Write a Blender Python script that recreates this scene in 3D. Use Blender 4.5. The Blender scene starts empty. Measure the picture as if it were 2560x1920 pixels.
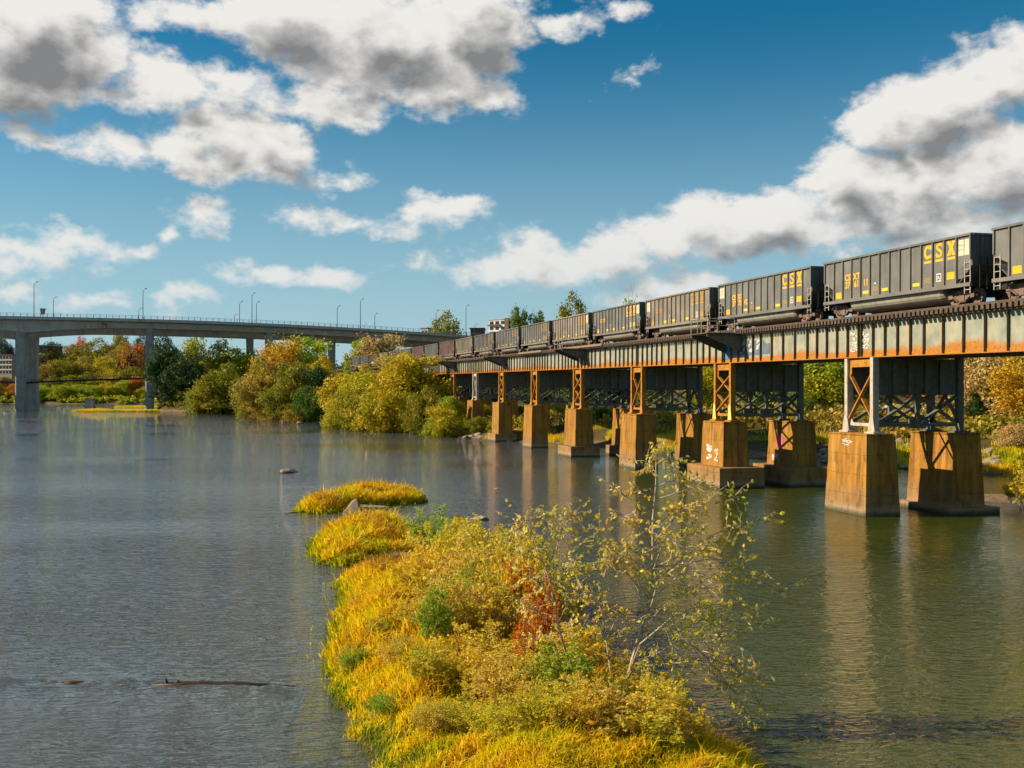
import bpy, math, random
import numpy as np
from mathutils import Vector, Matrix

# ------------------------------------------------------------------ scene, camera
SC = bpy.context.scene
COL = SC.collection
F, CX, CY, CAMH = 2560.0, 1280.0, 980.0, 7.5          # focal length / principal column / horizon row of the 2560x1920 photo

cam_d = bpy.data.cameras.new('camera')
cam_d.sensor_width = 36.0
cam_d.lens = 36.0
cam_d.shift_y = 20 / 2560
cam_d.clip_start = 0.5
cam_d.clip_end = 30000
cam = bpy.data.objects.new('camera', cam_d)
COL.objects.link(cam)
cam.location = (0, 0, CAMH)
cam.rotation_euler = (math.radians(90), 0, 0)
SC.camera = cam

SUN_EL, SUN_AZ = math.radians(30), math.radians(-88)   # azimuth from +Y, negative = left
SUN = Vector((math.sin(SUN_AZ) * math.cos(SUN_EL), math.cos(SUN_AZ) * math.cos(SUN_EL), math.sin(SUN_EL)))

SC.render.engine = 'CYCLES'
SC.view_settings.view_transform = 'Standard'
SC.view_settings.look = 'None'
SC.view_settings.gamma = 1.0
SC.view_settings.exposure = 0.52
SC.cycles.use_denoising = True
SC.cycles.use_adaptive_sampling = True
SC.cycles.adaptive_threshold = 0.02
SC.cycles.adaptive_min_samples = 16
SC.cycles.max_bounces = 6
SC.cycles.diffuse_bounces = 3
SC.cycles.glossy_bounces = 3
SC.cycles.transmission_bounces = 3
SC.cycles.transparent_max_bounces = 4
SC.cycles.caustics_reflective = False
SC.cycles.caustics_refractive = False
SC.cycles.sample_clamp_indirect = 6

sun_d = bpy.data.lights.new('sun', 'SUN')
sun_d.energy = 5.0
sun_d.angle = math.radians(0.5)
sun_d.color = (1.0, 0.83, 0.60)
sun = bpy.data.objects.new('sun', sun_d)
COL.objects.link(sun)
sun.rotation_euler = SUN.to_track_quat('Z', 'Y').to_euler()


# ------------------------------------------------------------------ node helper
class NT:
    """Small wrapper: n('TexNoise', Scale=3) makes a node; sockets are linked or set by name."""
    def __init__(self, tree):
        self.t = tree

    def n(self, typ, ins=None, **attrs):
        nd = self.t.nodes.new(typ if typ.startswith('NodeGroup') else 'ShaderNode' + typ)
        for k, v in attrs.items():
            setattr(nd, k, v)
        for k, v in (ins or {}).items():
            s = nd.inputs[k]
            if isinstance(v, bpy.types.NodeSocket):
                self.t.links.new(v, s)
            else:
                s.default_value = v
        return nd

    def m(self, op, a, b=0.0, c=0.0, clamp=False):
        return self.n('Math', {0: a, 1: b, 2: c}, operation=op, use_clamp=clamp).outputs[0]

    def vm(self, op, a, b=(0, 0, 0), c=(0, 0, 0)):
        nd = self.n('VectorMath', {0: a, 1: b, 2: c}, operation=op)
        return nd.outputs['Value'] if op in ('DOT_PRODUCT', 'LENGTH', 'DISTANCE') else nd.outputs[0]

    def mix(self, f, a, b, blend='MIX'):
        nd = self.n('Mix', data_type='RGBA', blend_type=blend)
        for k, v in ((0, f), (6, a), (7, b)):
            if isinstance(v, bpy.types.NodeSocket):
                self.t.links.new(v, nd.inputs[k])
            else:
                if k and len(v) == 3:
                    v = (*v, 1)
                nd.inputs[k].default_value = v
        return nd.outputs[2]

    def smooth(self, x, lo, hi, a=0.0, b=1.0):
        nd = self.n('MapRange', {0: x, 1: lo, 2: hi, 3: a, 4: b}, interpolation_type='SMOOTHSTEP')
        return nd.outputs[0]

    def lin(self, x, lo, hi, a=0.0, b=1.0):
        return self.n('MapRange', {0: x, 1: lo, 2: hi, 3: a, 4: b}).outputs[0]

    def noise(self, vec, scale, detail=4, rough=0.55, dist=0.0, dim='3D'):
        ins = {'Scale': scale, 'Detail': detail, 'Roughness': rough, 'Distortion': dist}
        if vec is not None:
            ins['Vector'] = vec
        return self.n('TexNoise', ins, noise_dimensions=dim).outputs[0]

    def ramp(self, x, stops, interp='LINEAR'):
        nd = self.n('ValToRGB', {0: x})
        cr = nd.color_ramp
        cr.interpolation = interp
        while len(cr.elements) > 1:
            cr.elements.remove(cr.elements[-1])
        for i, (p, c) in enumerate(stops):
            e = cr.elements[0] if i == 0 else cr.elements.new(p)
            e.position = p
            e.color = (*c, 1)
        return nd.outputs[0]


# ------------------------------------------------------------------ world: sky texture with cumulus
# Cumulus, sorted into rows that do not overlap one above the other: photo column, photo row, half width, half height
CLOUD_ROWS = [
    [(70, 95, 215, 125), (40, 190, 200, 72), (250, 150, 108, 84), (250, 235, 190, 56), (390, 205, 105, 72), (190, 15, 90, 50), (1556, 190, 56, 32), (1608, 165, 30, 16)],
    [(490, 30, 125, 60), (760, 70, 205, 110), (960, 80, 245, 130), (1190, 60, 150, 128), (930, 165, 200, 75), (1090, 195, 150, 74), (1190, 245, 92, 40), (1400, 52, 56, 30), (1525, 28, 56, 34)],
    [(110, 348, 85, 24), (290, 372, 105, 44), (440, 355, 100, 58), (570, 335, 105, 66), (690, 352, 100, 76), (590, 400, 170, 58), (745, 330, 50, 48),
     (1540, 650, 105, 48), (1670, 602, 130, 66), (1800, 572, 140, 74), (1930, 552, 135, 82), (2040, 590, 180, 60), (2110, 440, 100, 90), (2210, 320, 98, 94), (2350, 285, 145, 108), (2500, 190, 118, 88),
     (2600, 150, 110, 95), (2330, 430, 200, 95), (2500, 420, 170, 115), (2190, 515, 180, 62), (2430, 545, 230, 50)],
    [(570, 205, 108, 32), (690, 262, 66, 32), (790, 250, 120, 52), (845, 288, 62, 30)],
    [(50, 632, 112, 38), (175, 612, 94, 36), (325, 624, 50, 25), (405, 588, 24, 17), (510, 540, 46, 23), (855, 462, 72, 31), (1235, 668, 148, 46), (1315, 625, 94, 44), (1405, 670, 108, 38)],
    [(810, 548, 78, 24), (900, 566, 92, 22), (1010, 548, 88, 28), (1110, 522, 80, 26), (10, 668, 64, 17)],
    [(690, 702, 86, 25), (780, 704, 76, 21), (1058, 640, 32, 14), (1625, 735, 118, 32), (1722, 702, 82, 32), (40, 731, 40, 10), (300, 762, 86, 25), (460, 742, 55, 16)],
]


def uv_of(px, py):
    r = math.hypot(F, px - CX)
    return math.atan((px - CX) / F), (CY - py) / r


def cloud_group(name, rows, fine):
    """Node group: direction -> how deep inside cumulus that direction lies (negative = clear sky)."""
    g = bpy.data.node_groups.new(name, 'ShaderNodeTree')
    g.interface.new_socket('Direction', in_out='INPUT', socket_type='NodeSocketVector')
    g.interface.new_socket('Field', in_out='OUTPUT', socket_type='NodeSocketFloat')
    N = NT(g)
    gi = g.nodes.new('NodeGroupInput')
    go = g.nodes.new('NodeGroupOutput')
    D = gi.outputs[0]
    stretched = N.vm('MULTIPLY', D, (1, 1, 1.5))
    warp = N.n('TexNoise', {'Vector': stretched, 'Scale': 20.0, 'Detail': 4.0 if fine else 2.0, 'Roughness': 0.58}).outputs['Color']
    warp = N.vm('MULTIPLY', N.vm('SUBTRACT', warp, (0.5, 0.5, 0.5)), (0.085, 0.085, 0.055))
    Dw = N.vm('ADD', D, warp)
    sx = N.n('SeparateXYZ', {0: Dw})
    U = N.m('ARCTAN2', sx.outputs[0], sx.outputs[1])
    hyp = N.m('SQRT', N.m('ADD', N.m('MULTIPLY', sx.outputs[0], sx.outputs[0]), N.m('MULTIPLY', sx.outputs[1], sx.outputs[1])))
    V = N.m('DIVIDE', sx.outputs[2], N.m('MAXIMUM', hyp, 0.05))
    P = N.n('CombineXYZ', {0: U, 1: V, 2: 0.0}).outputs[0]
    acc = None
    for (px, py, rx, ry) in [c for row in rows for c in row]:
        if not fine and min(rx, ry) < 21:
            continue
        u, v = uv_of(px, py)
        iu, iv = F / rx, F / ry
        q = N.vm('MULTIPLY_ADD', P, (iu, iv, 0), (-u * iu, -v * iv, 0))
        k = min(rx, ry) ** .8 * 2.2 / 70.0
        d = N.m('MULTIPLY_ADD', N.vm('LENGTH', q), -k, k)
        acc = d if acc is None else N.n('Math', {0: acc, 1: d, 2: 0.30}, operation='SMOOTH_MAX').outputs[0]
    placed = N.m('MAXIMUM', acc, -2.0)
    # the same kind of broken cumulus carries on around the rest of the sky
    low = N.noise(stretched, 3.2, 2, 0.5)
    gen = N.m('MULTIPLY', N.m('SUBTRACT', low, 0.59), 9.0)
    outside = N.m('MAXIMUM', N.smooth(N.m('ABSOLUTE', U), 0.50, 0.62), N.smooth(V, 0.40, 0.50))
    gen = N.m('SUBTRACT', gen, N.m('MULTIPLY', N.m('SUBTRACT', 1.0, outside), 6.0))
    e = N.m('MINIMUM', N.m('MAXIMUM', placed, N.m('MINIMUM', gen, 1.0)), 1.7)
    fb = N.m('SUBTRACT', N.noise(stretched, 13.0, 8 if fine else 6, 0.62), 0.5)
    f = N.m('ADD', N.m('ADD', e, 0.16 if fine else 0.06), N.m('MULTIPLY', fb, 2.6))
    g.links.new(f, go.inputs[0])
    return g


def build_world():
    w = bpy.data.worlds.new('World')
    SC.world = w
    w.use_nodes = True
    t = w.node_tree
    t.nodes.clear()
    W = NT(t)
    tc = W.n('TexCoord').outputs['Generated']
    sky = W.n('TexSky', sky_type='NISHITA', sun_disc=False, sun_elevation=SUN_EL, sun_rotation=SUN_AZ, altitude=0, air_density=1.0, dust_density=0.0, ozone_density=3.0)
    hs = W.n('HueSaturation', {'Hue': 0.483, 'Saturation': 1.42, 'Value': 0.63, 'Color': sky.outputs[0]}).outputs[0]
    lo = W.n('SeparateXYZ', {0: tc}).outputs[2]
    hs = W.mix(W.smooth(lo, -0.02, 0.34, 0.85, 0.0), hs, (2.8, 4.35, 5.1))
    g1 = W.n('Group'); g1.node_tree = cloud_group('cloud_edge', CLOUD_ROWS, True)
    t.links.new(tc, g1.inputs[0])
    off = W.vm('ADD', tc, tuple(SUN * 0.011 + Vector((0, 0, 0.024))))
    g2 = W.n('Group'); g2.node_tree = cloud_group('cloud_bulk', CLOUD_ROWS, False)
    t.links.new(off, g2.inputs[0])
    f1, f2 = g1.outputs[0], g2.outputs[0]
    alpha = W.smooth(f1, -0.12, 0.58)
    emboss = W.m('MULTIPLY', W.m('SUBTRACT', f2, f1), 0.34)
    sh = W.m('ADD', W.m('MULTIPLY', W.lin(f2, -0.15, 1.45), 0.76), W.m('MULTIPLY', W.lin(f1, 0.25, 1.9), 0.38))
    sh = W.m('ADD', sh, emboss, clamp=True)
    ccol = W.ramp(sh, [(0.0, (1.0, .975, .93)), (0.25, (.90, .875, .83)), (0.5, (.63, .62, .605)), (0.75, (.42, .42, .42)), (1.0, (.27, .275, .28))])
    ccol = W.n('VectorMath', {0: ccol, 'Scale': CLOUD_GAIN}, operation='SCALE').outputs[0]
    haze = W.smooth(lo, 0.0, 0.20, 0.40, 0.0)
    ccol = W.mix(haze, ccol, hs)
    col = W.mix(W.m('MULTIPLY', alpha, W.smooth(lo, -0.01, 0.02)), hs, ccol)
    bg = W.n('Background', {0: col, 1: SKY_STRENGTH})
    out = W.n('OutputWorld')
    t.links.new(bg.outputs[0], out.inputs[0])
    w.cycles.sampling_method = 'NONE'


SKY_STRENGTH = 0.095
CLOUD_GAIN = 6.3
build_world()

# ------------------------------------------------------------------ mesh helpers
rng = np.random.default_rng(7)
random.seed(7)
MESHES = {}


def mesh_np(name, verts, faces, mats=(), smooth=False, mat_idx=None, attr=None):
    me = bpy.data.meshes.new(name)
    verts = np.asarray(verts, np.float32)
    faces = np.asarray(faces, np.int32)
    nv, (nf, k) = len(verts), faces.shape
    me.vertices.add(nv)
    me.vertices.foreach_set('co', verts.ravel())
    me.loops.add(nf * k)
    me.loops.foreach_set('vertex_index', faces.ravel())
    me.polygons.add(nf)
    me.polygons.foreach_set('loop_start', np.arange(0, nf * k, k, dtype=np.int32))
    me.polygons.foreach_set('loop_total', np.full(nf, k, np.int32))
    for m in mats:
        me.materials.append(m)
    if mat_idx is not None:
        me.polygons.foreach_set('material_index', np.asarray(mat_idx, np.int32))
    if smooth:
        me.polygons.foreach_set('use_smooth', np.ones(nf, bool))
    if attr is not None:
        a = me.attributes.new('tone', 'FLOAT', 'POINT')
        a.data.foreach_set('value', np.asarray(attr, np.float32))
    me.update(calc_edges=True)
    return me


class MB:
    """Collects boxes, bars and prisms into one mesh."""
    def __init__(self):
        self.v, self.f = [], []

    def add(self, vs, fs):
        b = len(self.v)
        self.v += [tuple(p) for p in vs]
        self.f += [tuple(b + i for i in f) for f in fs]
        return self

    def box(self, x0, x1, y0, y1, z0, z1):
        vs = [(x0, y0, z0), (x1, y0, z0), (x1, y1, z0), (x0, y1, z0), (x0, y0, z1), (x1, y0, z1), (x1, y1, z1), (x0, y1, z1)]
        return self.add(vs, [(0, 3, 2, 1), (4, 5, 6, 7), (0, 1, 5, 4), (1, 2, 6, 5), (2, 3, 7, 6), (3, 0, 4, 7)])

    def frustum(self, b, t, z0, z1):
        """b, t = (x0, x1, y0, y1) at the bottom and the top."""
        vs = [(b[0], b[2], z0), (b[1], b[2], z0), (b[1], b[3], z0), (b[0], b[3], z0), (t[0], t[2], z1), (t[1], t[2], z1), (t[1], t[3], z1), (t[0], t[3], z1)]
        return self.add(vs, [(0, 3, 2, 1), (4, 5, 6, 7), (0, 1, 5, 4), (1, 2, 6, 5), (2, 3, 7, 6), (3, 0, 4, 7)])

    def bar(self, p, q, w, d=None, up=(0, 0, 1)):
        """Rectangular bar from p to q, w wide and d deep."""
        d = d or w
        p, q = Vector(p), Vector(q)
        a = (q - p).normalized()
        s = a.cross(Vector(up))
        if s.length < 1e-4:
            s = a.cross(Vector((1, 0, 0)))
        s.normalize()
        u = s.cross(a).normalized()
        vs = []
        for o in (p, q):
            for (i, j) in ((-1, -1), (1, -1), (1, 1), (-1, 1)):
                vs.append(o + s * (i * w / 2) + u * (j * d / 2))
        return self.add(vs, [(0, 1, 2, 3), (7, 6, 5, 4), (0, 4, 5, 1), (1, 5, 6, 2), (2, 6, 7, 3), (3, 7, 4, 0)])

    def prism(self, pts, axis, lo, hi):
        """Extrude a 2-D outline: axis 'y' -> pts are (x, z); axis 'x' -> pts are (y, z); 'z' -> (x, y)."""
        n = len(pts)
        mk = {'y': lambda a, b, c: (a, c, b), 'x': lambda a, b, c: (c, a, b), 'z': lambda a, b, c: (a, b, c)}[axis]
        vs = [mk(a, b, lo) for a, b in pts] + [mk(a, b, hi) for a, b in pts]
        fs = [tuple(range(n))[::-1], tuple(range(n, 2 * n))] + [(i, (i + 1) % n, n + (i + 1) % n, n + i) for i in range(n)]
        return self.add(vs, fs)

    def tube(self, pts, rad, n=6):
        pts = [Vector(p) for p in pts]
        if not hasattr(rad, '__len__'):
            rad = [rad] * len(pts)
        rings = []
        for i, p in enumerate(pts):
            a = (pts[min(i + 1, len(pts) - 1)] - pts[max(i - 1, 0)])
            a = a.normalized() if a.length > 1e-6 else Vector((0, 0, 1))
            s = a.cross(Vector((0.3, 0.2, 1)))
            if s.length < 1e-3:
                s = a.cross(Vector((1, 0, 0)))
            s.normalize()
            u = s.cross(a)
            rings.append([p + (s * math.cos(2 * math.pi * k / n) + u * math.sin(2 * math.pi * k / n)) * rad[i] for k in range(n)])
        vs = [v for r in rings for v in r]
        fs = []
        for i in range(len(pts) - 1):
            for k in range(n):
                fs.append((i * n + k, i * n + (k + 1) % n, (i + 1) * n + (k + 1) % n, (i + 1) * n + k))
        fs += [tuple(range(n))[::-1], tuple(range((len(pts) - 1) * n, len(pts) * n))]
        return self.add(vs, fs)

    def mesh(self, name, mat=None, smooth=False, recalc=True):
        me = bpy.data.meshes.new(name)
        me.from_pydata(self.v, [], self.f)
        if mat is not None:
            me.materials.append(mat)
        if recalc:
            import bmesh
            bm = bmesh.new()
            bm.from_mesh(me)
            bmesh.ops.recalc_face_normals(bm, faces=bm.faces)
            bm.to_mesh(me)
            bm.free()
        if smooth:
            for p in me.polygons:
                p.use_smooth = True
        me.update()
        return me


def link(name, me, parent=None, loc=(0, 0, 0), rot=(0, 0, 0), scale=(1, 1, 1), mat=None):
    o = bpy.data.objects.new(name, me)
    COL.objects.link(o)
    o.location = loc
    o.rotation_euler = rot
    o.scale = scale
    if parent is not None:
        o.parent = parent
    if mat is not None:
        o.material_slots[0].link = 'OBJECT'
        o.material_slots[0].material = mat
    return o


def tag(o, label, cat, group=None, kind=None):
    o['label'] = label
    o['category'] = cat
    if group:
        o['group'] = group
    if kind:
        o['kind'] = kind
    return o


def empty(name, loc=(0, 0, 0), rot=(0, 0, 0), parent=None):
    o = bpy.data.objects.new(name, None)
    COL.objects.link(o)
    o.location = loc
    o.rotation_euler = rot
    o.empty_display_size = 0.3
    if parent is not None:
        o.parent = parent
    return o


def px(x, y, z):
    """World point seen at photo pixel (x, y) at distance z."""
    return Vector(((x - CX) / F * z, z, CAMH + (CY - y) / F * z))


def on_water(x, y):
    z = CAMH * F / (y - CY)
    return ((x - CX) / F * z, z)


# ------------------------------------------------------------------ materials
def material(name):
    m = bpy.data.materials.new(name)
    m.use_nodes = True
    t = m.node_tree
    t.nodes.clear()
    N = NT(t)
    out = N.n('OutputMaterial')
    return m, N, out


def principled(N, out, col, rough=0.7, metal=0.0, bump=None, bdist=0.02, bstr=0.5, spec=0.4):
    b = N.n('BsdfPrincipled', {'Roughness': rough, 'Metallic': metal, 'Specular IOR Level': spec})
    if isinstance(col, bpy.types.NodeSocket):
        N.t.links.new(col, b.inputs['Base Color'])
    else:
        b.inputs['Base Color'].default_value = (*col, 1)
    if bump is not None:
        bp = N.n('Bump', {'Strength': bstr, 'Distance': bdist, 'Height': bump})
        N.t.links.new(bp.outputs[0], b.inputs['Normal'])
    N.t.links.new(b.outputs[0], out.inputs[0])
    return b


def plain(name, col, rough=0.6, metal=0.0, var=0.25, scale=2.0, spec=0.35):
    """Paint or metal with blotchy wear."""
    m, N, out = material(name)
    tc = N.n('TexCoord').outputs['Object']
    n1 = N.noise(tc, scale, 5, 0.6)
    n2 = N.noise(N.vm('MULTIPLY', tc, (3, 3, 0.35)), scale * 2, 4, 0.6)
    k = N.lin(N.m('ADD', N.m('MULTIPLY', n1, 0.6), N.m('MULTIPLY', n2, 0.4)), 0.3, 0.7, 1 - var, 1 + var)
    c = N.mix(1.0, col, k, 'MULTIPLY')
    principled(N, out, c, rough, metal, n1, 0.01, 0.3, spec)
    return m


def leaf_mat(name, c_dark, c_mid, c_light, trans=0.35, scale=0.35):
    m, N, out = material(name)
    r = N.n('NewGeometry').outputs['Random Per Island']
    tc = N.n('TexCoord').outputs['Object']
    n = N.noise(tc, scale, 3, 0.6)
    v = N.m('ADD', N.m('MULTIPLY', r, 0.62), N.m('MULTIPLY', N.m('SUBTRACT', n, 0.30), 0.9))
    col = N.ramp(v, [(0.05, c_dark), (0.45, c_mid), (0.9, c_light)])
    geo = N.n('NewGeometry').outputs['Position']
    drift = N.smooth(N.noise(geo, scale * .45, 2, .5), .42, .66, 0, .55)
    lean = tuple(max(0.0, min(1.0, x)) for x in (c_mid[0] * .62, c_mid[1] * 1.02, c_mid[2]))
    col = N.mix(drift, col, lean)
    d = N.n('BsdfPrincipled', {'Base Color': col, 'Roughness': 0.55, 'Specular IOR Level': 0.25})
    tr = N.n('BsdfTranslucent', {'Color': col})
    mx = N.n('MixShader', {0: trans, 1: d.outputs[0], 2: tr.outputs[0]})
    N.t.links.new(mx.outputs[0], out.inputs[0])
    return m


def hue(c, k):
    return tuple(min(1, x * k) for x in c)


LEAF = {}
for nm, c in dict(olive=(.23, .205, .012), gold=(.44, .335, .012), yellowgreen=(.32, .32, .012), green=(.11, .165, .014), dark=(.040, .075, .018),
                  orange=(.46, .18, .016), red=(.52, .10, .03), brown=(.27, .15, .04), bluegreen=(.06, .095, .06), lime=(.32, .36, .012), tan=(.46, .30, .10), amber=(.46, .29, .014), russet=(.31, .215, .024)).items():
    alt = {'olive': (.34, .28, .02), 'gold': (.58, .44, .03), 'yellowgreen': (.44, .42, .03), 'green': (.16, .21, .02), 'dark': (.055, .09, .02), 'orange': (.58, .27, .03),
           'red': (.6, .16, .05), 'brown': (.33, .19, .06), 'bluegreen': (.08, .11, .07), 'lime': (.38, .40, .02), 'tan': (.6, .42, .18), 'amber': (.6, .30, .02), 'russet': (.5, .33, .05)}[nm]
    LEAF[nm] = leaf_mat('leaf_' + nm, hue(c, 0.6), hue(c, 1.32), hue(alt, 1.5))


def bark_mat(name, c):
    m, N, out = material(name)
    tc = N.n('TexCoord').outputs['Object']
    n = N.noise(N.vm('MULTIPLY', tc, (6, 6, 1.2)), 3, 5, 0.65)
    col = N.ramp(n, [(0.3, hue(c, .5)), (0.55, c), (0.8, hue(c, 1.6))])
    principled(N, out, col, 0.9, 0, n, 0.03, 0.6, 0.2)
    return m


M_BARK = bark_mat('bark', (.075, .055, .038))
M_BARK_PALE = bark_mat('bark_pale', (.52, .42, .31))


def concrete_pier_mat(name='pier_concrete', warm=1.0):
    """Board-marked concrete, rust-washed above, bleached flood band near the water; streaks run down."""
    m, N, out = material(name)
    geo = N.n('NewGeometry').outputs['Position']
    sx = N.n('SeparateXYZ', {0: geo})
    z = sx.outputs[2]
    streak = N.noise(N.vm('MULTIPLY', geo, (1.7, 1.7, 0.12)), 1.5, 5, 0.62)
    blot = N.noise(geo, 0.9, 6, 0.6)
    fine = N.noise(geo, 9.0, 5, 0.65)
    rust = N.ramp(streak, [(0.28, (.16, .070, .014)), (0.48, (.33, .150, .022)), (0.62, (.43, .215, .034)), (0.78, (.50, .31, .09))])
    grey = N.ramp(blot, [(0.3, (.20, .115, .05)), (0.55, (.30, .18, .08)), (0.75, (.40, .27, .14))])
    pale = N.ramp(fine, [(0.35, (.30, .225, .14)), (0.6, (.44, .35, .23)), (0.75, (.60, .50, .38))])
    jag = N.m('MULTIPLY', N.m('SUBTRACT', streak, 0.5), 1.3)
    zz = N.m('ADD', z, jag)
    c = N.mix(N.smooth(zz, 1.2, 2.1, .35, 1.0), grey, rust)
    c = N.mix(N.smooth(N.m('ADD', z, N.m('MULTIPLY', N.m('SUBTRACT', fine, 0.5), 1.2)), 0.20, 0.75, 0.80, 0.0), c, pale)
    dirt = N.noise(N.vm('MULTIPLY', geo, (1, 1, .45)), 1.7, 7, .68)
    c = N.mix(N.smooth(dirt, .50, .68, 0, .6), c, (.075, .05, .025))
    c = N.mix(N.smooth(fine, .60, .72, 0, .35), c, (.50, .40, .26))
    lift = N.n('Math', {0: N.m('MULTIPLY', N.m('FRACT', N.m('DIVIDE', z, 1.22)), 1.22), 1: 0.03}, operation='LESS_THAN').outputs[0]
    c = N.mix(N.m('MULTIPLY', lift, 0.55), c, (.08, .045, .02))
    c = N.mix(N.smooth(z, 0.05, 0.42, 0.8, 0.0), c, (.040, .036, .022))
    boards = N.m('SINE', N.m('MULTIPLY', z, 42.0))
    h = N.m('ADD', N.m('MULTIPLY', fine, 0.7), N.m('MULTIPLY', boards, 0.08))
    principled(N, out, c, 0.88, 0, h, 0.03, 0.5, 0.25)
    return m


M_PIER = concrete_pier_mat()


def girder_mat():
    """Flaking silver-cream paint; rust eats up from the bottom flange and runs down beside some stiffeners."""
    m, N, out = material('girder_paint')
    tc = N.n('TexCoord').outputs['Object']
    geo = N.n('NewGeometry').outputs['Position']
    z = N.n('SeparateXYZ', {0: tc}).outputs[2]
    streak = N.noise(N.vm('MULTIPLY', geo, (1.3, 1.3, 0.10)), 2.0, 5, 0.6)
    blot = N.noise(geo, 1.1, 5, 0.6)
    big = N.noise(geo, 0.16, 2, 0.5)
    fine = N.noise(geo, 12, 4, 0.6)
    paint = N.ramp(blot, [(0.3, (.21, .23, .185)), (0.52, (.31, .32, .255)), (0.72, (.42, .395, .29))])
    stain = N.mix(N.smooth(streak, 0.57, 0.68, 0.0, 0.8), paint, (.52, .30, .045))
    rust = N.ramp(fine, [(0.3, (.26, .095, .014)), (0.55, (.45, .18, .022)), (0.75, (.55, .25, .03))])
    edge = N.m('ADD', z, N.m('ADD', N.m('MULTIPLY', N.m('SUBTRACT', N.noise(N.vm('MULTIPLY', geo, (6, 6, .5)), 1.6, 4, .65), 0.5), 0.75), N.m('MULTIPLY', N.m('SUBTRACT', big, 0.5), 1.3)))
    k = N.smooth(edge, 0.28, 0.66, 1.0, 0.0)
    c = N.mix(k, stain, rust)
    c = N.mix(N.smooth(z, 2.0, 2.2, 0.0, 0.75), c, (.13, .11, .085))
    principled(N, out, c, 0.62, 0, fine, 0.01, 0.35, 0.3)
    return m


M_GIRDER = girder_mat()


def rust_mat(name, a, b, c3, scale=3.0, rough=0.8):
    m, N, out = material(name)
    geo = N.n('NewGeometry').outputs['Position']
    n = N.noise(geo, scale, 6, 0.62)
    s = N.noise(N.vm('MULTIPLY', geo, (2, 2, .3)), scale, 4, 0.6)
    c = N.ramp(N.m('ADD', N.m('MULTIPLY', n, 0.55), N.m('MULTIPLY', s, 0.45)), [(0.32, a), (0.5, b), (0.7, c3)])
    principled(N, out, c, rough, 0, n, 0.012, 0.4, 0.25)
    return m


M_RUST = rust_mat('rusty_steel', (.22, .085, .014), (.42, .185, .024), (.54, .29, .06))
M_RUSTDARK = rust_mat('dark_rusty_steel', (.045, .03, .02), (.10, .055, .03), (.17, .085, .04))
M_STIFF = rust_mat('stiffener_steel', (.07, .06, .042), (.15, .12, .08), (.24, .18, .11))
M_STEELGREY = rust_mat('weathered_grey_steel', (.30, .24, .17), (.46, .41, .33), (.60, .56, .48))
M_STEELDARK = rust_mat('dark_steel', (.075, .085, .075), (.13, .135, .115), (.20, .185, .15))  # steel under the deck and the brackets gets its shade in this dark colour
M_TIE = rust_mat('creosote_timber', (.045, .032, .024), (.10, .07, .05), (.19, .14, .10), 6)
M_RAIL = rust_mat('rail_steel', (.09, .055, .035), (.16, .10, .07), (.26, .19, .14), 5, 0.5)
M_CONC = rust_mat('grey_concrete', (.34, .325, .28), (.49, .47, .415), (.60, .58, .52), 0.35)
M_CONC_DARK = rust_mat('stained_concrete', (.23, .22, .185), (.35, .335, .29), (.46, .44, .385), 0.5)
M_POLE = plain('lamp_pole_metal', (.055, .055, .06), 0.5, 0.3)
M_RAILING = plain('pale_railing_metal', (.42, .43, .42), 0.5)


def car_paint(name, col):
    """Faded hopper paint: dust low down, chalky streaks, rust freckles; placed in the world so no two cars match."""
    m, N, out = material(name)
    geo = N.n('NewGeometry').outputs['Position']
    z = N.n('SeparateXYZ', {0: N.n('TexCoord').outputs['Object']}).outputs[2]
    blot = N.noise(geo, 0.5, 5, 0.6)
    streak = N.noise(N.vm('MULTIPLY', geo, (2.2, 2.2, 0.14)), 2.0, 5, 0.62)
    freck = N.noise(geo, 3.5, 6, 0.7)
    k = N.lin(N.m('ADD', N.m('MULTIPLY', blot, .6), N.m('MULTIPLY', streak, .4)), .3, .7, .62, 1.42)
    c = N.mix(1.0, col, k, 'MULTIPLY')
    c = N.mix(N.smooth(streak, .60, .74, 0, .45), c, (.26, .24, .20))
    c = N.mix(N.smooth(freck, .62, .72, 0, .75), c, (.14, .06, .025))
    c = N.mix(N.m('MULTIPLY', N.smooth(z, 1.0, 1.9, .5, 0.0), blot), c, (.24, .20, .15))
    principled(N, out, c, N.lin(blot, .3, .7, .45, .75), 0, freck, .006, .3, .35)
    return m


M_CARGREY = car_paint('gondola_grey_paint', (.150, .148, .135))
M_CARTAUPE = car_paint('gondola_faded_paint', (.225, .19, .148))
M_CARBLACK = car_paint('gondola_black_paint', (.13, .128, .118))
M_CARRED = car_paint('gondola_oxide_paint', (.17, .088, .07))
M_TUB = plain('tub_dusty_paint', (.33, .31, .25), 0.6, 0, 0.35, 0.8)
M_DARK = plain('underframe_black', (.020, .019, .018), 0.6)
M_TRUCK = rust_mat('truck_dusty_iron', (.10, .065, .05), (.20, .135, .105), (.30, .21, .17), 6)
M_YELLOW = plain('lettering_yellow', (.82, .43, .012), 0.5, 0, 0.2, 3)
M_YFADED = plain('lettering_yellow_faded', (.45, .25, .03), 0.6, 0, 0.35, 3)
M_REFLECT = plain('reflector_yellow', (.85, .60, .02), 0.45, 0, 0.12, 3)
M_WHITE = plain('stencil_white', (.72, .70, .64), 0.6, 0, 0.2, 3)
M_CREAM = plain('cream_patch', (.62, .54, .38), 0.7, 0, 0.25, 2)
M_GRAFF_WHITE = plain('spray_white', (.74, .72, .68), 0.7, 0, 0.15, 3)
M_GRAFF_BLUE = plain('spray_slate_blue', (.12, .17, .21), 0.7, 0, 0.35, 1.2)
M_GRAFF_CYAN = plain('spray_blue', (.06, .22, .36), 0.7, 0, 0.25, 2)
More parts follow.
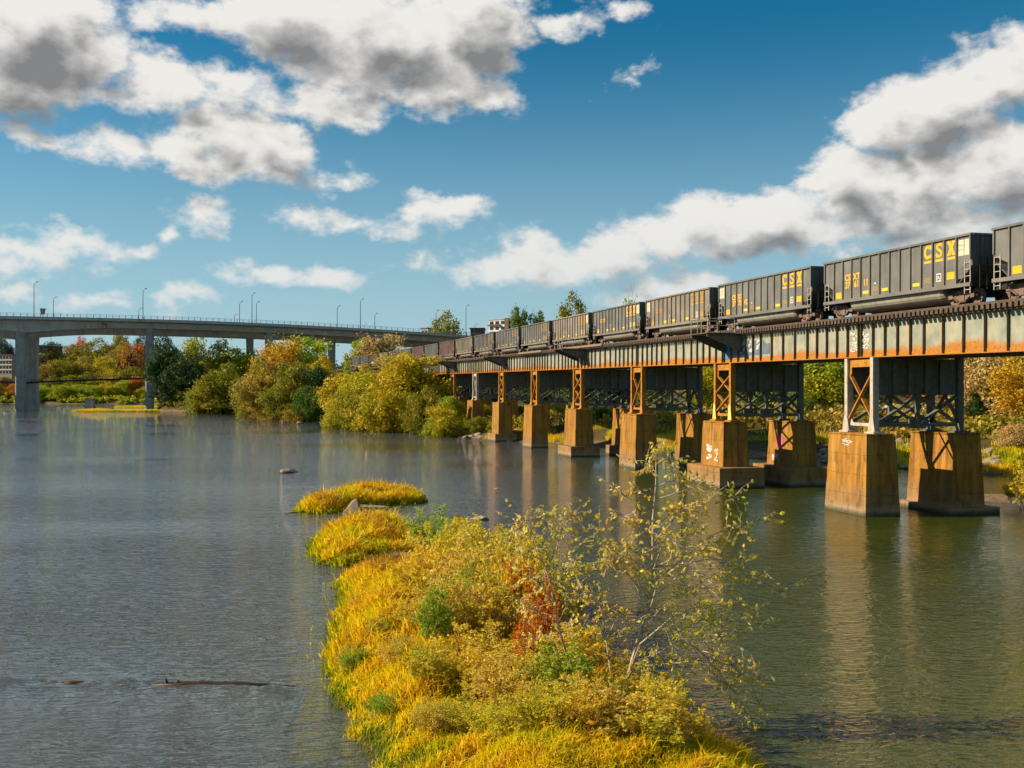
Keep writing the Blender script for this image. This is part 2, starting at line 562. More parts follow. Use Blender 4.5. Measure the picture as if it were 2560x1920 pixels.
M_GRAFF_PINK = plain('spray_pink', (.62, .12, .17), 0.7, 0, 0.25, 2)
M_GRAFF_YEL = plain('spray_lemon', (.75, .62, .12), 0.7, 0, 0.35, 3)
M_ROCK = rust_mat('river_rock', (.16, .12, .085), (.30, .235, .165), (.44, .36, .26), 2.2, 0.9)
M_LOG = rust_mat('wet_log', (.02, .014, .008), (.055, .034, .016), (.10, .062, .028), 4, 0.45)
M_DRIFT = rust_mat('driftwood', (.12, .085, .055), (.24, .18, .12), (.36, .29, .21), 5, 0.9)
M_GLASS = plain('window_glass', (.035, .04, .045), 0.15, 0, 0.2, 1)
M_BRICK = rust_mat('red_brick_far', (.12, .055, .04), (.17, .075, .055), (.22, .10, .07), 1.0)
M_BUFF = rust_mat('buff_wall', (.30, .235, .15), (.37, .30, .20), (.43, .35, .24), 0.4)
M_WHITEWALL = rust_mat('white_render', (.68, .67, .63), (.76, .75, .71), (.82, .81, .78), 0.3)
M_ROOF = rust_mat('brown_roof', (.13, .08, .055), (.18, .11, .075), (.22, .14, .10), 0.6)
M_CARBODY = plain('silver_car_paint', (.62, .64, .66), 0.3, 0.2, 0.05)
M_CARBODY2 = plain('blue_car_paint', (.06, .10, .17), 0.3, 0.2, 0.05)
M_TYRE = plain('tyre_rubber', (.02, .02, .02), 0.8)
M_CLOTH = plain('dark_clothing', (.03, .03, .04), 0.9)
M_CLOTH2 = plain('red_clothing', (.20, .03, .03), 0.9)


def terrain_mat():
    m, N, out = material('bank_ground')
    geo = N.n('NewGeometry').outputs['Position']
    z = N.n('SeparateXYZ', {0: geo}).outputs[2]
    n = N.noise(geo, 0.25, 6, 0.6)
    f = N.noise(geo, 2.5, 5, 0.65)
    veg = N.ramp(n, [(0.3, (.035, .034, .012)), (0.5, (.085, .066, .02)), (0.7, (.15, .10, .032))])
    sand = N.ramp(f, [(0.3, (.13, .09, .055)), (0.55, (.24, .165, .095)), (0.75, (.34, .25, .15))])
    c = N.mix(N.smooth(N.m('ADD', z, N.m('MULTIPLY', N.m('SUBTRACT', n, .5), 1.6)), 0.35, 1.0), sand, veg)
    c = N.mix(N.smooth(z, 0.0, 0.16, 0.65, 0.0), c, (.055, .042, .028))
    principled(N, out, c, 0.95, 0, f, 0.12, 0.8, 0.15)
    return m


M_TERRAIN = terrain_mat()


def water_mat():
    m, N, out = material('river_water')
    geo = N.n('NewGeometry').outputs['Position']
    bed = N.noise(N.vm('MULTIPLY', geo, (.10, .16, 1)), 1.0, 4, 0.55)
    y = N.n('SeparateXYZ', {0: geo}).outputs[1]
    shallow = N.smooth(N.m('ADD', y, N.m('MULTIPLY', N.m('SUBTRACT', bed, .5), 26)), 17, 44, 1.0, 0.0)
    deep = N.ramp(bed, [(0.35, (.036, .054, .003)), (0.65, (.062, .078, .006))])
    shal = N.ramp(bed, [(0.3, (.058, .063, .052)), (0.7, (.115, .114, .090))])
    # sky reflection is put into a grey left channel; olive green by the piers
    x = N.n('SeparateXYZ', {0: geo}).outputs[0]
    side = N.m('ADD', N.m('SUBTRACT', x, N.m('MULTIPLY', y, 0.10)), N.m('MULTIPLY', N.m('SUBTRACT', bed, .5), 20))
    sky_sheen = N.smooth(side, -12, 6, 1.0, 0.0)
    deep = N.mix(sky_sheen, deep, (.082, .090, .090))
    shal = N.mix(sky_sheen, (.066, .078, .010), shal)
    c = N.mix(shallow, deep, shal)
    w1 = N.noise(N.vm('MULTIPLY', geo, (0.55, 1.0, 1)), 0.75, 2, 0.5, 0.6)
    w2 = N.noise(N.vm('MULTIPLY', geo, (0.5, 1.3, 1)), 2.9, 2, 0.5, 1.2)
    w3 = N.noise(N.vm('MULTIPLY', geo, (0.7, 1.3, 1)), 6.5, 2, 0.6, 0.6)
    calm = N.noise(N.vm('MULTIPLY', geo, (0.018, 0.04, 1)), 1.0, 3, 0.5)
    gust = N.lin(calm, 0.36, 0.64, 0.30, 1.40)
    # standing wavelets where the current runs over the sunken log
    q = N.vm('SUBTRACT', geo, (-6.4, 24.6, 0))
    qs = N.n('SeparateXYZ', {0: q})
    ridge = N.m('MULTIPLY', N.smooth(N.m('ABSOLUTE', qs.outputs[1]), 0.2, 3.2, 1.0, 0.0), N.smooth(N.m('ABSOLUTE', qs.outputs[0]), 3.0, 10.0, 1.0, 0.0))
    wr = N.noise(N.vm('MULTIPLY', geo, (0.55, 2.4, 1)), 2.0, 2, 0.5, 1.2)
    h = N.m('ADD', N.m('MULTIPLY', w1, 0.55), N.m('ADD', N.m('MULTIPLY', w2, 0.52), N.m('MULTIPLY', w3, 0.12)))
    h = N.m('MULTIPLY', h, N.m('MULTIPLY', gust, N.smooth(y, 18, 90, 2.3, 0.95)))
    h = N.m('ADD', h, N.m('MULTIPLY', N.m('MULTIPLY', wr, ridge), 0.45))
    b = N.n('BsdfPrincipled', {'Base Color': c, 'Roughness': 0.015, 'IOR': 1.58, 'Specular IOR Level': 0.9})
    bp = N.n('Bump', {'Strength': 1.0, 'Distance': WAVE, 'Height': h})
    N.t.links.new(bp.outputs[0], b.inputs['Normal'])
    N.t.links.new(b.outputs[0], out.inputs[0])
    return m


WAVE = 0.105
M_WATER = water_mat()

# ------------------------------------------------------------------ terrain and river
SHORE = np.array([  # bank line of the far side, near right -> far left, then around behind the land (x, y)
    (140, -300), (95, -60), (66, 18), (52, 48), (45, 74), (47, 90), (38, 101), (28, 115), (19, 127), (11, 142), (2, 154), (-6, 163), (-19, 190), (-29, 212), (-45, 252), (-62, 290),
    (-79, 322), (-100, 356), (-120, 384), (-141, 404), (-150, 440), (-152, 520), (-175, 600), (-230, 640), (-330, 655), (-520, 660), (-1200, 640),
    (-6000, 600), (-9000, 9000), (0, 12000), (9000, 9000), (9000, -300)], float)


def sd_land(x, y):
    """Signed distance to the bank line, positive on land."""
    x = np.asarray(x, float); y = np.asarray(y, float)
    p = np.stack([x, y], -1)
    best = np.full(x.shape, 1e18)
    inside = np.zeros(x.shape, bool)
    n = len(SHORE)
    for i in range(n):
        a, b = SHORE[i], SHORE[(i + 1) % n]
        ab = b - a
        t = np.clip(((p - a) @ ab) / (ab @ ab), 0, 1)
        d = p - a - t[..., None] * ab
        best = np.minimum(best, (d ** 2).sum(-1))
        c = ((a[1] > y) != (b[1] > y))
        with np.errstate(divide='ignore', invalid='ignore'):
            xi = a[0] + (y - a[1]) / (b[1] - a[1]) * ab[0]
        inside ^= c & (x < xi)
    return np.sqrt(best) * np.where(inside, 1, -1)


def sstep(x, a, b):
    t = np.clip((x - a) / (b - a), 0, 1)
    return t * t * (3 - 2 * t)


def vnoise(x, y, s, seed=0):
    """Cheap smooth value noise from sines."""
    r = np.random.default_rng(seed)
    v = 0
    for k in range(5):
        a, ph = r.uniform(0, 6.28, 2)
        f = (1.0 + 0.55 * k) / s
        v = v + np.sin(x * f * math.cos(a) * 2 + y * f * math.sin(a) * 2 + ph) / (1 + k * .5)
    return v / 2.6


def ground_h(x, y):
    d = sd_land(x, y) + vnoise(np.asarray(x, float), np.asarray(y, float), 9, 3) * 1.1
    h = np.where(d < 0, np.maximum(-1.6, d * 0.22), np.minimum(d * 0.24, 2.7 + 0.01 * d.clip(0, 60)))
    far_left = sstep(y, 660, 1000) * sstep(-x, 60, 160)
    h = h + np.where(d > 0, far_left * 24, 0)
    north = sstep(y, 280, 520) * (1 - sstep(-x, 60, 180)) * np.where(d > 0, 1, 0)
    h = h + north * 11
    h = h + np.where(d > 0, sstep(np.hypot(x, y), 1000, 3500) * 20, 0)
    # sand shoal around the nearest far-side pier
    bar = np.exp(-(((x - 34.5) / 8.5) ** 2 + ((y - 71) / 4.2) ** 2)) * 1.75 - 1.3
    h = np.where(d < 0, np.maximum(h, bar), h)
    # shoal under the old stub pier
    bar2 = np.exp(-(((x + 160) / 13) ** 2 + ((y - 395) / 9) ** 2)) * 2.0 - 1.6
    h = np.where(d < 0, np.maximum(h, bar2), h)
    return h + np.where(d > 1, 0.18 * vnoise(np.asarray(x, float), np.asarray(y, float), 3.3, 9), 0)


def gh(x, y):
    return float(ground_h(np.array([x], float), np.array([y], float))[0])


def build_terrain():
    ang = np.concatenate([np.linspace(-0.62, 0.75, 300), np.linspace(0.80, 2 * math.pi - 0.67, 60)])
    rad = np.concatenate([np.geomspace(10, 60, 30), np.geomspace(62, 1000, 130), np.geomspace(1060, 9000, 18)])
    A, R = np.meshgrid(ang, rad)
    X, Y = np.sin(A) * R, np.cos(A) * R
    Z = ground_h(X, Y)
    na, nr = len(ang), len(rad)
    verts = np.stack([X, Y, Z], -1).reshape(-1, 3)
    i, j = np.meshgrid(np.arange(nr - 1), np.arange(na), indexing='ij')
    jn = (j + 1) % na
    f = np.stack([i * na + j, i * na + jn, (i + 1) * na + jn, (i + 1) * na + j], -1).reshape(-1, 4)
    me = mesh_np('terrain', verts, f[:, ::-1], [M_TERRAIN], smooth=True)
    o = link('terrain', me)
    o['kind'] = 'structure'
    w = MB()
    s = 8000
    w.add([(-s, -s, 0), (s, -s, 0), (s, s, 0), (-s, s, 0)], [(0, 1, 2, 3)])
    o = link('river_water', w.mesh('river_water', M_WATER, recalc=False))
    o['kind'] = 'structure'


build_terrain()

# ------------------------------------------------------------------ railway alignment
TH0 = math.atan(638 / 2560)
RD, S0, KAP, GRADE = 36.5, 150.0, 4e-4, 0.00986


def rail_frame(s):
    """Point on the near-side reference line, heading vector u (away) and normal n (to the right, away from the river)."""
    if s <= S0:
        th = TH0
        p = Vector((RD * math.cos(TH0) - s * math.sin(TH0), RD * math.sin(TH0) + s * math.cos(TH0), 0))
    else:
        th = TH0 + KAP * (s - S0)
        p0 = Vector((RD * math.cos(TH0) - S0 * math.sin(TH0), RD * math.sin(TH0) + S0 * math.cos(TH0), 0))
        p = p0 + Vector((-(math.cos(TH0) - math.cos(th)), math.sin(th) - math.sin(TH0), 0)) / KAP
    return p, Vector((-math.sin(th), math.cos(th), 0)), Vector((math.cos(th), math.sin(th), 0)), th


def at_rail(s, w, z):
    p, u, n, th = rail_frame(s)
    q = p + n * w
    return Vector((q.x, q.y, z)), th + math.pi / 2


def lift(s):
    return GRADE * (s - 60.7)


Z_GB, Z_GT, Z_RAIL, PIER_TOP = 9.67, 11.86, 12.31, 5.0
TOWER_S0, SPAN = 56.8, 19.3
W_NEAR, W_FAR = 0.15, 6.15
PITCH = -math.atan(GRADE)

root_p, root_r = at_rail(60, 3.15, 0)
viaduct = empty('railway_viaduct', root_p)
tag(viaduct, 'long steel plate-girder railway viaduct on rust-stained concrete piers carrying the coal train', 'railway bridge')


def vplace(name, me, s, w, z, parent=viaduct, pitch=True, mat=None, extra=0.0):
    """Put a part built in alignment axes (x away along the track, y toward the river) on the line."""
    p, r = at_rail(s, w, z)
    rot = (0, PITCH if pitch else 0, r + extra)
    if parent is viaduct:
        return link(name, me, viaduct, p - root_p, rot, mat=mat)
    return link(name, me, parent, p, rot, mat=mat)


def scribble(w, h, n, seed, thick=0.05):
    """Spray-can strokes on a flat sheet in the x-z plane, 3 mm thick."""
    r = random.Random(seed)
    b = MB()
    for k in range(n):
        x, z = r.uniform(0.05, .8) * w, r.uniform(.1, .9) * h
        pts = [(x, z)]
        for j in range(r.randint(2, 4)):
            x = min(w, max(0, x + r.uniform(-.28, .34) * w))
            z = min(h, max(0, z + r.uniform(-.4, .4) * h / max(1, n / 5)))
            pts.append((x, z))
        for p, q in zip(pts, pts[1:]):
            if math.hypot(q[0] - p[0], q[1] - p[1]) > .03:
                b.bar((p[0], 0.002 * k * .1, p[1]), (q[0], 0.002 * k * .1, q[1]), 0.004, thick, up=(0, 1, 0)) if False else \
                    b.bar((p[0], 0, p[1]), (q[0], 0, q[1]), thick, 0.004, up=(0, 1, 0))
    return b


def roughen(me, seed):
    """Cut the concrete into a grid, chip the arrises and make the faces slightly uneven."""
    import bmesh
    from mathutils import noise as mn
    bm = bmesh.new()
    bm.from_mesh(me)
    sharp = [(e.verts[0].co.copy(), e.verts[1].co.copy()) for e in bm.edges if len(e.link_faces) == 2 and e.calc_face_angle(0) > .5]
    bmesh.ops.subdivide_edges(bm, edges=list(bm.edges), cuts=13, use_grid_fill=True)
    bm.normal_update()
    off = Vector((seed * 3.7, seed * 1.3, 0))
    for v in bm.verts:
        p = v.co
        d = min(((p - a) - (b - a) * max(0, min(1, (p - a).dot(b - a) / max(1e-6, (b - a).length_squared)))).length for a, b in sharp)
        n = mn.fractal(p * 1.3 + off, 1.0, 2.0, 4)
        amt = .012 * n
        if d < .04:
            c = mn.noise(p * 2.1 + off * 2)
            amt -= .018 + .075 * max(0, c - .12)
        v.co = p + v.normal * amt
    bm.to_mesh(me)
    bm.free()


def build_viaduct():
    L = SPAN
    H = Z_GT - Z_GB
    # plate girder: web, flanges (x along, y toward the river, z from the bottom flange up)
    g = MB()
    g.box(-L / 2 + .02, L / 2 - .02, -.012, .012, .05, H - .05)
    g.box(-L / 2 + .02, L / 2 - .02, -.21, .21, 0, .048)
    g.box(-L / 2 + .02, L / 2 - .02, -.21, .21, H - .048, H)
    g.box(-L / 2 + .02, L / 2 - .02, .014, .034, .05, .24)
    g.box(-L / 2 + .02, L / 2 - .02, .014, .034, H - .24, H - .05)
    me_g = g.mesh('girder', M_GIRDER)
    st = MB().box(-.011, .011, .013, .19, .06, H - .06)
    st.box(-.06, .06, .013, .03, .25, H - .25)
    me_st = st.mesh('stiffener', M_STIFF)
    offs, x = [], -L / 2 + .16
    gaps = [1.25] * 5 + [1.7] * 4 + [1.25] * 5
    k = (L - .32) / sum(gaps)
    offs.append(x)
    for q in gaps:
        x += q * k
        offs.append(x)
    me_tie = MB().box(-.115, .115, -3.72, 3.72, 0, .25).mesh('tie', M_TIE)
    me_rail = MB()
    me_rail.box(-L / 2, L / 2, -.07, .07, 0, .03).box(-L / 2, L / 2, -.012, .012, .03, .13).box(-L / 2, L / 2, -.037, .037, .13, .17)
    me_rail = me_rail.mesh('rail', M_RAIL)
    me_guard = MB().box(-L / 2, L / 2, -.09, .09, 0, .14).mesh('guard_timber', M_TIE)
    n_tie = 0
    far_ties = MB()
    for i in range(-2, 17):
        s = TOWER_S0 + SPAN * (i + .5)
        zb = Z_GB + lift(s)
        for w, near in ((W_NEAR, True), (W_FAR, False)):
            go = vplace('girder', me_g, s, w, zb)
            if near:
                for o in offs:
                    link('stiffener', me_st, go, (o, 0, 0))
        if i < 12:
            for w in (2.15, 4.15):
                vplace('inner_girder', me_g, s, w, zb, mat=M_STEELDARK)
        for w in (0.88, 2.32, 4.7, 6.14):
            vplace('rail', me_rail, s, w, Z_GT + .27 + lift(s))
        vplace('guard_timber', me_guard, s, -.28, Z_GT + .27 + lift(s))
        for t in range(48):
            st_ = TOWER_S0 + SPAN * i + (t + .5) * SPAN / 48
            if i <= 3 and i >= -1:
                vplace('tie', me_tie, st_, 3.15, Z_GT + .015 + lift(st_))
            else:
                p, r = at_rail(st_, 3.15, 0)
                q = p - root_p
                c, sn = math.cos(r), math.sin(r)
                z0 = Z_GT + .015 + lift(st_)
                vs = []
                for (a, b, zz) in [(-.115, -3.72, 0), (.115, -3.72, 0), (.115, 3.72, 0), (-.115, 3.72, 0), (-.115, -3.72, .25), (.115, -3.72, .25), (.115, 3.72, .25), (-.115, 3.72, .25)]:
                    vs.append((q.x + a * c - b * sn, q.y + a * sn + b * c, z0 + zz))
                far_ties.add(vs, [(0, 3, 2, 1), (4, 5, 6, 7), (0, 1, 5, 4), (1, 2, 6, 5), (2, 3, 7, 6), (3, 0, 4, 7)])
    o = link('tie', far_ties.mesh('distant_ties', M_TIE), viaduct)
    o['kind'] = 'stuff'

    # ---- towers
    TH = Z_GB - PIER_TOP - 0.02            # tower height
    B = W_FAR - W_NEAR
    hx = 1.4

    def leg_mesh():
        b = MB()
        for sgn in (-1, 1):
            b.box(-.16, .16, sgn * .19 - .02, sgn * .19 + .02, .12, TH)
        b.box(-.16, -.13, -.168, .168, .12, TH)
        b.box(.13, .16, -.168, .168, .12, TH)
        b.frustum((-.42, .42, -.33, .33), (-.24, .24, -.25, .25), .1, .16)
        b.box(-.5, .5, -.4, .4, 0, .098)
        b.frustum((-.36, .36, .215, .235), (-.17, .17, .215, .235), .16, 1.0)
        return b
    me_leg = leg_mesh().mesh('leg')
    me_leg.materials.append(M_RUST)

    def xset(double):
        out = []
        z0, z1 = .75, TH - .95
        spans = [(z0, z1)] if not double else [(z0, (z0 + z1) / 2 - .05), ((z0 + z1) / 2 + .05, z1)]
        for (a, c) in spans:
            out.append(((-hx + .1, a), (hx - .1, c)))
            out.append(((hx - .1, a), (-hx + .1, c)))
        return out
    me_d = {}
    for dbl in (False, True):
        for j, (p, q) in enumerate(xset(dbl)):
            yy = .05 if j % 2 else -.05
            me_d[(dbl, j)] = MB().bar((p[0], yy, p[1]), (q[0], yy, q[1]), .09, .23, up=(0, 1, 0)).mesh('brace')
            me_d[(dbl, j)].materials.append(M_RUST)
    b = MB()
    b.prism([(-hx + .17, TH - .1), (hx - .17, TH - .1), (hx - .17, TH - 1.15), (hx - .38, TH - .95), (hx - .38, TH - .55), (-hx + .38, TH - .55), (-hx + .38, TH - .95), (-hx + .17, TH - 1.15)], 'y', -.03, .03)
    me_portal = b.mesh('portal_plate')
    me_portal.materials.append(M_RUST)
    b = MB().box(-hx + .17, hx - .17, -.08, .08, .42, .62)
    b.prism([(-hx + .17, .62), (-hx + .55, .62), (-hx + .17, 1.1)], 'y', -.02, .02)
    b.prism([(hx - .17, .62), (hx - .17, 1.1), (hx - .55, .62)], 'y', -.02, .02)
    me_strut = b.mesh('strut')
    me_strut.materials.append(M_RUST)
    # cross girder between near and far legs (y from 0 to -B)
    b = MB().box(-.02, .02, -B + .22, -.22, TH - 2.25, TH - .12)
    b.box(-.17, .17, -B + .22, -.22, TH - .118, TH - .07).box(-.17, .17, -B + .22, -.22, TH - 2.3, TH - 2.252)
    me_cross = b.mesh('cross_girder', M_STEELDARK)
    me_cst = MB().box(-.16, -.022, -.05, .05, TH - 2.24, TH - .13).box(-.20, -.162, -.16, .16, TH - 2.24, TH - .13).mesh('stiffener', M_STEELDARK)
    zb, zt = .62, TH - 2.35
    mid = -B / 2
    diag = []
    for (y0, y1) in ((-.2, mid + .1), (mid - .1, -B + .2)):
        diag.append(((0, y0, zb), (0, y1, zt)))
        diag.append(((0, y0, zt), (0, y1, zb)))
    me_td = [MB().bar((.05 if j % 2 else -.05, p[1], p[2]), (.05 if j % 2 else -.05, q[1], q[2]), .10, .38, up=(1, 0, 0)).mesh('brace', M_STEELDARK) for j, (p, q) in enumerate(diag)]
    me_post = MB().box(-.1, .1, mid - .11, mid + .11, .45, TH - 2.3).mesh('center_post', M_STEELDARK)
    me_bs = MB().box(-.09, .09, -B + .2, -.2, .40, .60).box(-.05, .05, mid - .6, mid + .6, .3, 1.0).mesh('strut', M_STEELDARK)

    # ---- piers
    def pier_mesh(hh, tx, ty, bt, plinth=None):
        b = MB()
        z0 = -1.5
        base = plinth[2] if plinth else 0
        k = bt
        x0, y0 = tx + k * (hh - z0) / hh, ty + k * (hh - z0) / hh
        # tapered shaft with a slim coping
        b.frustum((-x0, x0, -y0, y0), (-tx, tx, -ty, ty), z0, hh - .12)
        b.frustum((-tx - .03, tx + .03, -ty - .03, ty + .03), (-tx, tx, -ty, ty), hh - .118, hh)
        if plinth:
            px_, py_, ph = plinth
            b.frustum((-px_ - .05, px_ + .05, -py_ - .05, py_ + .05), (-px_, px_, -py_, py_), -1.5, ph)
        return b

    kinds = {0: None, 1: (3.1, 1.9, 1.6), 2: None, 3: (2.6, 1.75, 1.25), 4: None, 5: (2.6, 1.7, 1.15)}
    rust_by_tower = {0: M_STEELGREY, 6: M_STEELGREY}
    for i in range(-1, 13):
        s = TOWER_S0 + SPAN * i
        dz = lift(s)
        tower = empty('tower', at_rail(s, W_NEAR, PIER_TOP + dz)[0] - root_p, (0, 0, at_rail(s, 0, 0)[1]), viaduct)
        lm = rust_by_tower.get(i, M_RUST)
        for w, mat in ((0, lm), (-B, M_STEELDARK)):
            for xx in (-hx, hx):
                link('leg', me_leg, tower, (xx, w, 0), mat=mat)
        dbl = i in (1, 3, 5)
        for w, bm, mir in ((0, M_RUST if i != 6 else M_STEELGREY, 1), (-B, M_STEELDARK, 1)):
            for j in range(4 if dbl else 2):
                link('brace', me_d[(dbl, j)], tower, (0, w, 0), mat=bm)
            link('portal_plate', me_portal, tower, (0, w, 0), mat=bm)
            link('strut', me_strut, tower, (0, w, 0), mat=M_STEELGREY if (i == 0 and w == 0) else bm)
        for xx in (-hx, hx):
            link('cross_girder', me_cross, tower, (xx, 0, 0))
            if xx < 0:
                for yy in (-1.35, -2.4, -3.6, -4.65):
                    link('cross_girder_stiffener', me_cst, tower, (xx, yy, 0))
            for m_ in me_td:
                link('transverse_brace', m_, tower, (xx, 0, 0))
            link('center_post', me_post, tower, (xx, 0, 0))
            link('bottom_strut', me_bs, tower, (xx, 0, 0))
        hh = PIER_TOP + dz
        for w, far in ((W_NEAR, False), (W_FAR, True)):
            pl = kinds.get(i)
            if far and i == 0:
                pl = (2.9, 1.75, .42)
            if far and pl and i in (1, 3):
                pl = (pl[0], pl[1], pl[2] - .1)
            me = pier_mesh(hh, 2.1 if i != 1 else 1.95, 1.0, .20, pl).mesh('pier', M_PIER)
            roughen(me, 100 + i * 2 + far)
            po = vplace('pier', me, s, w, 0, pitch=False)

    # ---- refuge platforms on brackets
    for kk in range(4):
        s = TOWER_S0 + 19.3 * 1 - 0.3 + 38.6 * kk - 4.9 + 3.4
        z = Z_GT + .03 + lift(s)
        root = empty('refuge_platform', at_rail(s, 0, z)[0] - root_p, (0, PITCH, at_rail(s, 0, 0)[1]), viaduct)
        for q in range(6):
            link('plank', MB().box(-1.6, 1.6, .46 + q * .42, .46 + q * .42 + .38, .0, .07).mesh('plank', M_TIE), root)
        for xx in (-1.45, 1.45):
            b = MB().prism([(-.1, -.02), (2.9, -.02), (2.9, -.2), (1.35, -.85), (.35, -1.25), (-.1, -1.45)], 'x', xx - .03, xx + .03)
            b.bar((xx - .1, 2.9, -.11), (xx - .1, .0, -.11), .16, .03).bar((xx - .08, 2.9, -.21), (xx - .08, .4, -1.24), .2, .03)
            link('bracket', b.mesh('bracket', M_STEELDARK), root)
        for (xa, xb) in ((-1.55, -.35), (.35, 1.55)):
            b = MB()
            b.tube([(xa, 2.85, .07), (xa, 2.85, 1.12), (xa + .1, 2.85, 1.2), (xb - .1, 2.85, 1.2), (xb, 2.85, 1.12), (xb, 2.85, .07)], .035, 6)
            b.tube([(xa, 2.85, .62), (xb, 2.85, .62)], .025, 6)
            link('handrail', b.mesh('handrail', M_STEELGREY), root)
        for xa in (-1.55, 1.55):
            b = MB().tube([(xa, 2.85, 1.15), (xa, .6, 1.15)], .03, 6).tube([(xa, 2.85, .62), (xa, .6, .62)], .022, 6).tube([(xa, .6, .07), (xa, .6, 1.15)], .03, 6)
            link('handrail', b.mesh('handrail', M_STEELGREY), root)

    # ---- walkway plates hung along the far stretch of deck edge
    for s0_, ln in ((112, 16), (134, 12)):
        b = MB().box(-ln / 2, ln / 2, -.06, .06, -.25, 0)
        vplace('edge_board', b.mesh('edge_board', M_DRIFT), s0_, -.66, Z_GT + .42 + lift(s0_))

    # ---- graffiti (flat sheets just proud of the steel and concrete)
    def graffiti(name, mb, mat, s, w, z):
        return vplace(name, mb.mesh(name, mat), s, w, z, pitch=False)
    zb0 = Z_GB + lift(57)
    for (ds, sd) in ((-.95, 1), (.32, 2)):
        b = scribble(.85, 1.25, 26, sd, .05)
        graffiti('graffiti', b, M_GRAFF_WHITE, TOWER_S0 + ds, W_NEAR - .045, zb0 + .42)
    s1 = TOWER_S0 + SPAN
    zb1 = Z_GB + lift(s1)
    for q in range(5):
        x0 = s1 - 1.45 - 1.26 * q
        b = MB().prism([(-1.06, .52), (-1.06, 1.55 - .06 * q), (-.55, 1.68 - .1 * q), (0, 1.6), (0, .5)], 'y', 0, .003)
        graffiti('graffiti', b, M_GRAFF_BLUE, x0, W_NEAR - .042, zb1)
    for q, sd in ((1, 5), (2, 6), (3, 8)):
        b = scribble(.8, .8, 7, sd, .11)
        graffiti('graffiti', b, M_GRAFF_WHITE, s1 - 1.45 - 1.26 * q - 1.0, W_NEAR - .05, zb1 + .75)
    b = MB().box(-.5, .4, 0, .003, .3, 1.9)
    graffiti('graffiti', b, M_GRAFF_CYAN, s1 - .65, W_NEAR - .05, zb1)

    # pier tags
    def on_face(i, w, t, z, mb, mat):
        s = TOWER_S0 + SPAN * i + t
        hh = PIER_TOP + lift(TOWER_S0 + SPAN * i)
        ty = 1.0 + .20 * (hh - z) / hh
        return mb, mat, s, w - ty - .012, z
    lean = math.atan(.2 / 5)
    for (i, w, t, z, mb, mat) in (
            (0, W_NEAR, -.6, 4.2, scribble(1.1, .45, 14, 22, .03), M_GRAFF_WHITE),
            (1, W_NEAR, .0, 2.55, scribble(1.0, .75, 12, 23, .10), M_GRAFF_WHITE),
            (1, W_NEAR, -.15, 2.0, scribble(1.1, .45, 10, 24, .10), M_GRAFF_WHITE),
            (1, W_NEAR, -1.3, 1.9, scribble(.8, 1.1, 12, 25, .06), M_GRAFF_WHITE),
            (1, W_FAR, -.6, 2.9, MB().prism([(0, 0), (1.15, .1), (1.15, 1.1), (.2, 1.15)], 'y', 0, .004), M_GRAFF_PINK),
            (1, W_FAR, .3, 1.9, scribble(.9, .55, 12, 27, .09), M_GRAFF_WHITE)):
        mb, mat, s, w_, z_ = on_face(i, w, t, z, mb, mat)
        o = graffiti('graffiti', mb, mat, s, w_, z_)
        o.rotation_euler = (lean, 0, o.rotation_euler[2])
    # lemon paint splashed on the feet of the second tower
    for xx in (-hx, hx):
        p, r = at_rail(s1 + xx, W_NEAR - .245, PIER_TOP + lift(s1))
        b = MB().prism([(-.3, .12), (.3, .12), (.2, .9), (.1, 1.5), (-.05, 1.2), (-.15, 1.7), (-.2, .9)], 'y', 0, .004)
        link('graffiti', b.mesh('graffiti', M_GRAFF_YEL), viaduct, p - root_p, (0, 0, r))


build_viaduct()


# ------------------------------------------------------------------ coal train
def text_mesh(body, size, bold=0.0, depth=0.004):
    cu = bpy.data.curves.new('txt', 'FONT')
    cu.body = body
    cu.size = size
    cu.align_x = 'CENTER'
    cu.offset = bold
    cu.extrude = depth
    cu.resolution_u = 3
    ob = bpy.data.objects.new('txt', cu)
    COL.objects.link(ob)
    dg = bpy.context.evaluated_depsgraph_get()
    me = bpy.data.meshes.new_from_object(ob.evaluated_get(dg))
    bpy.data.objects.remove(ob)
    me.materials.append(M_YELLOW) if not me.materials else None
    return me


TXT_ROT = (math.radians(90), 0, math.radians(180))


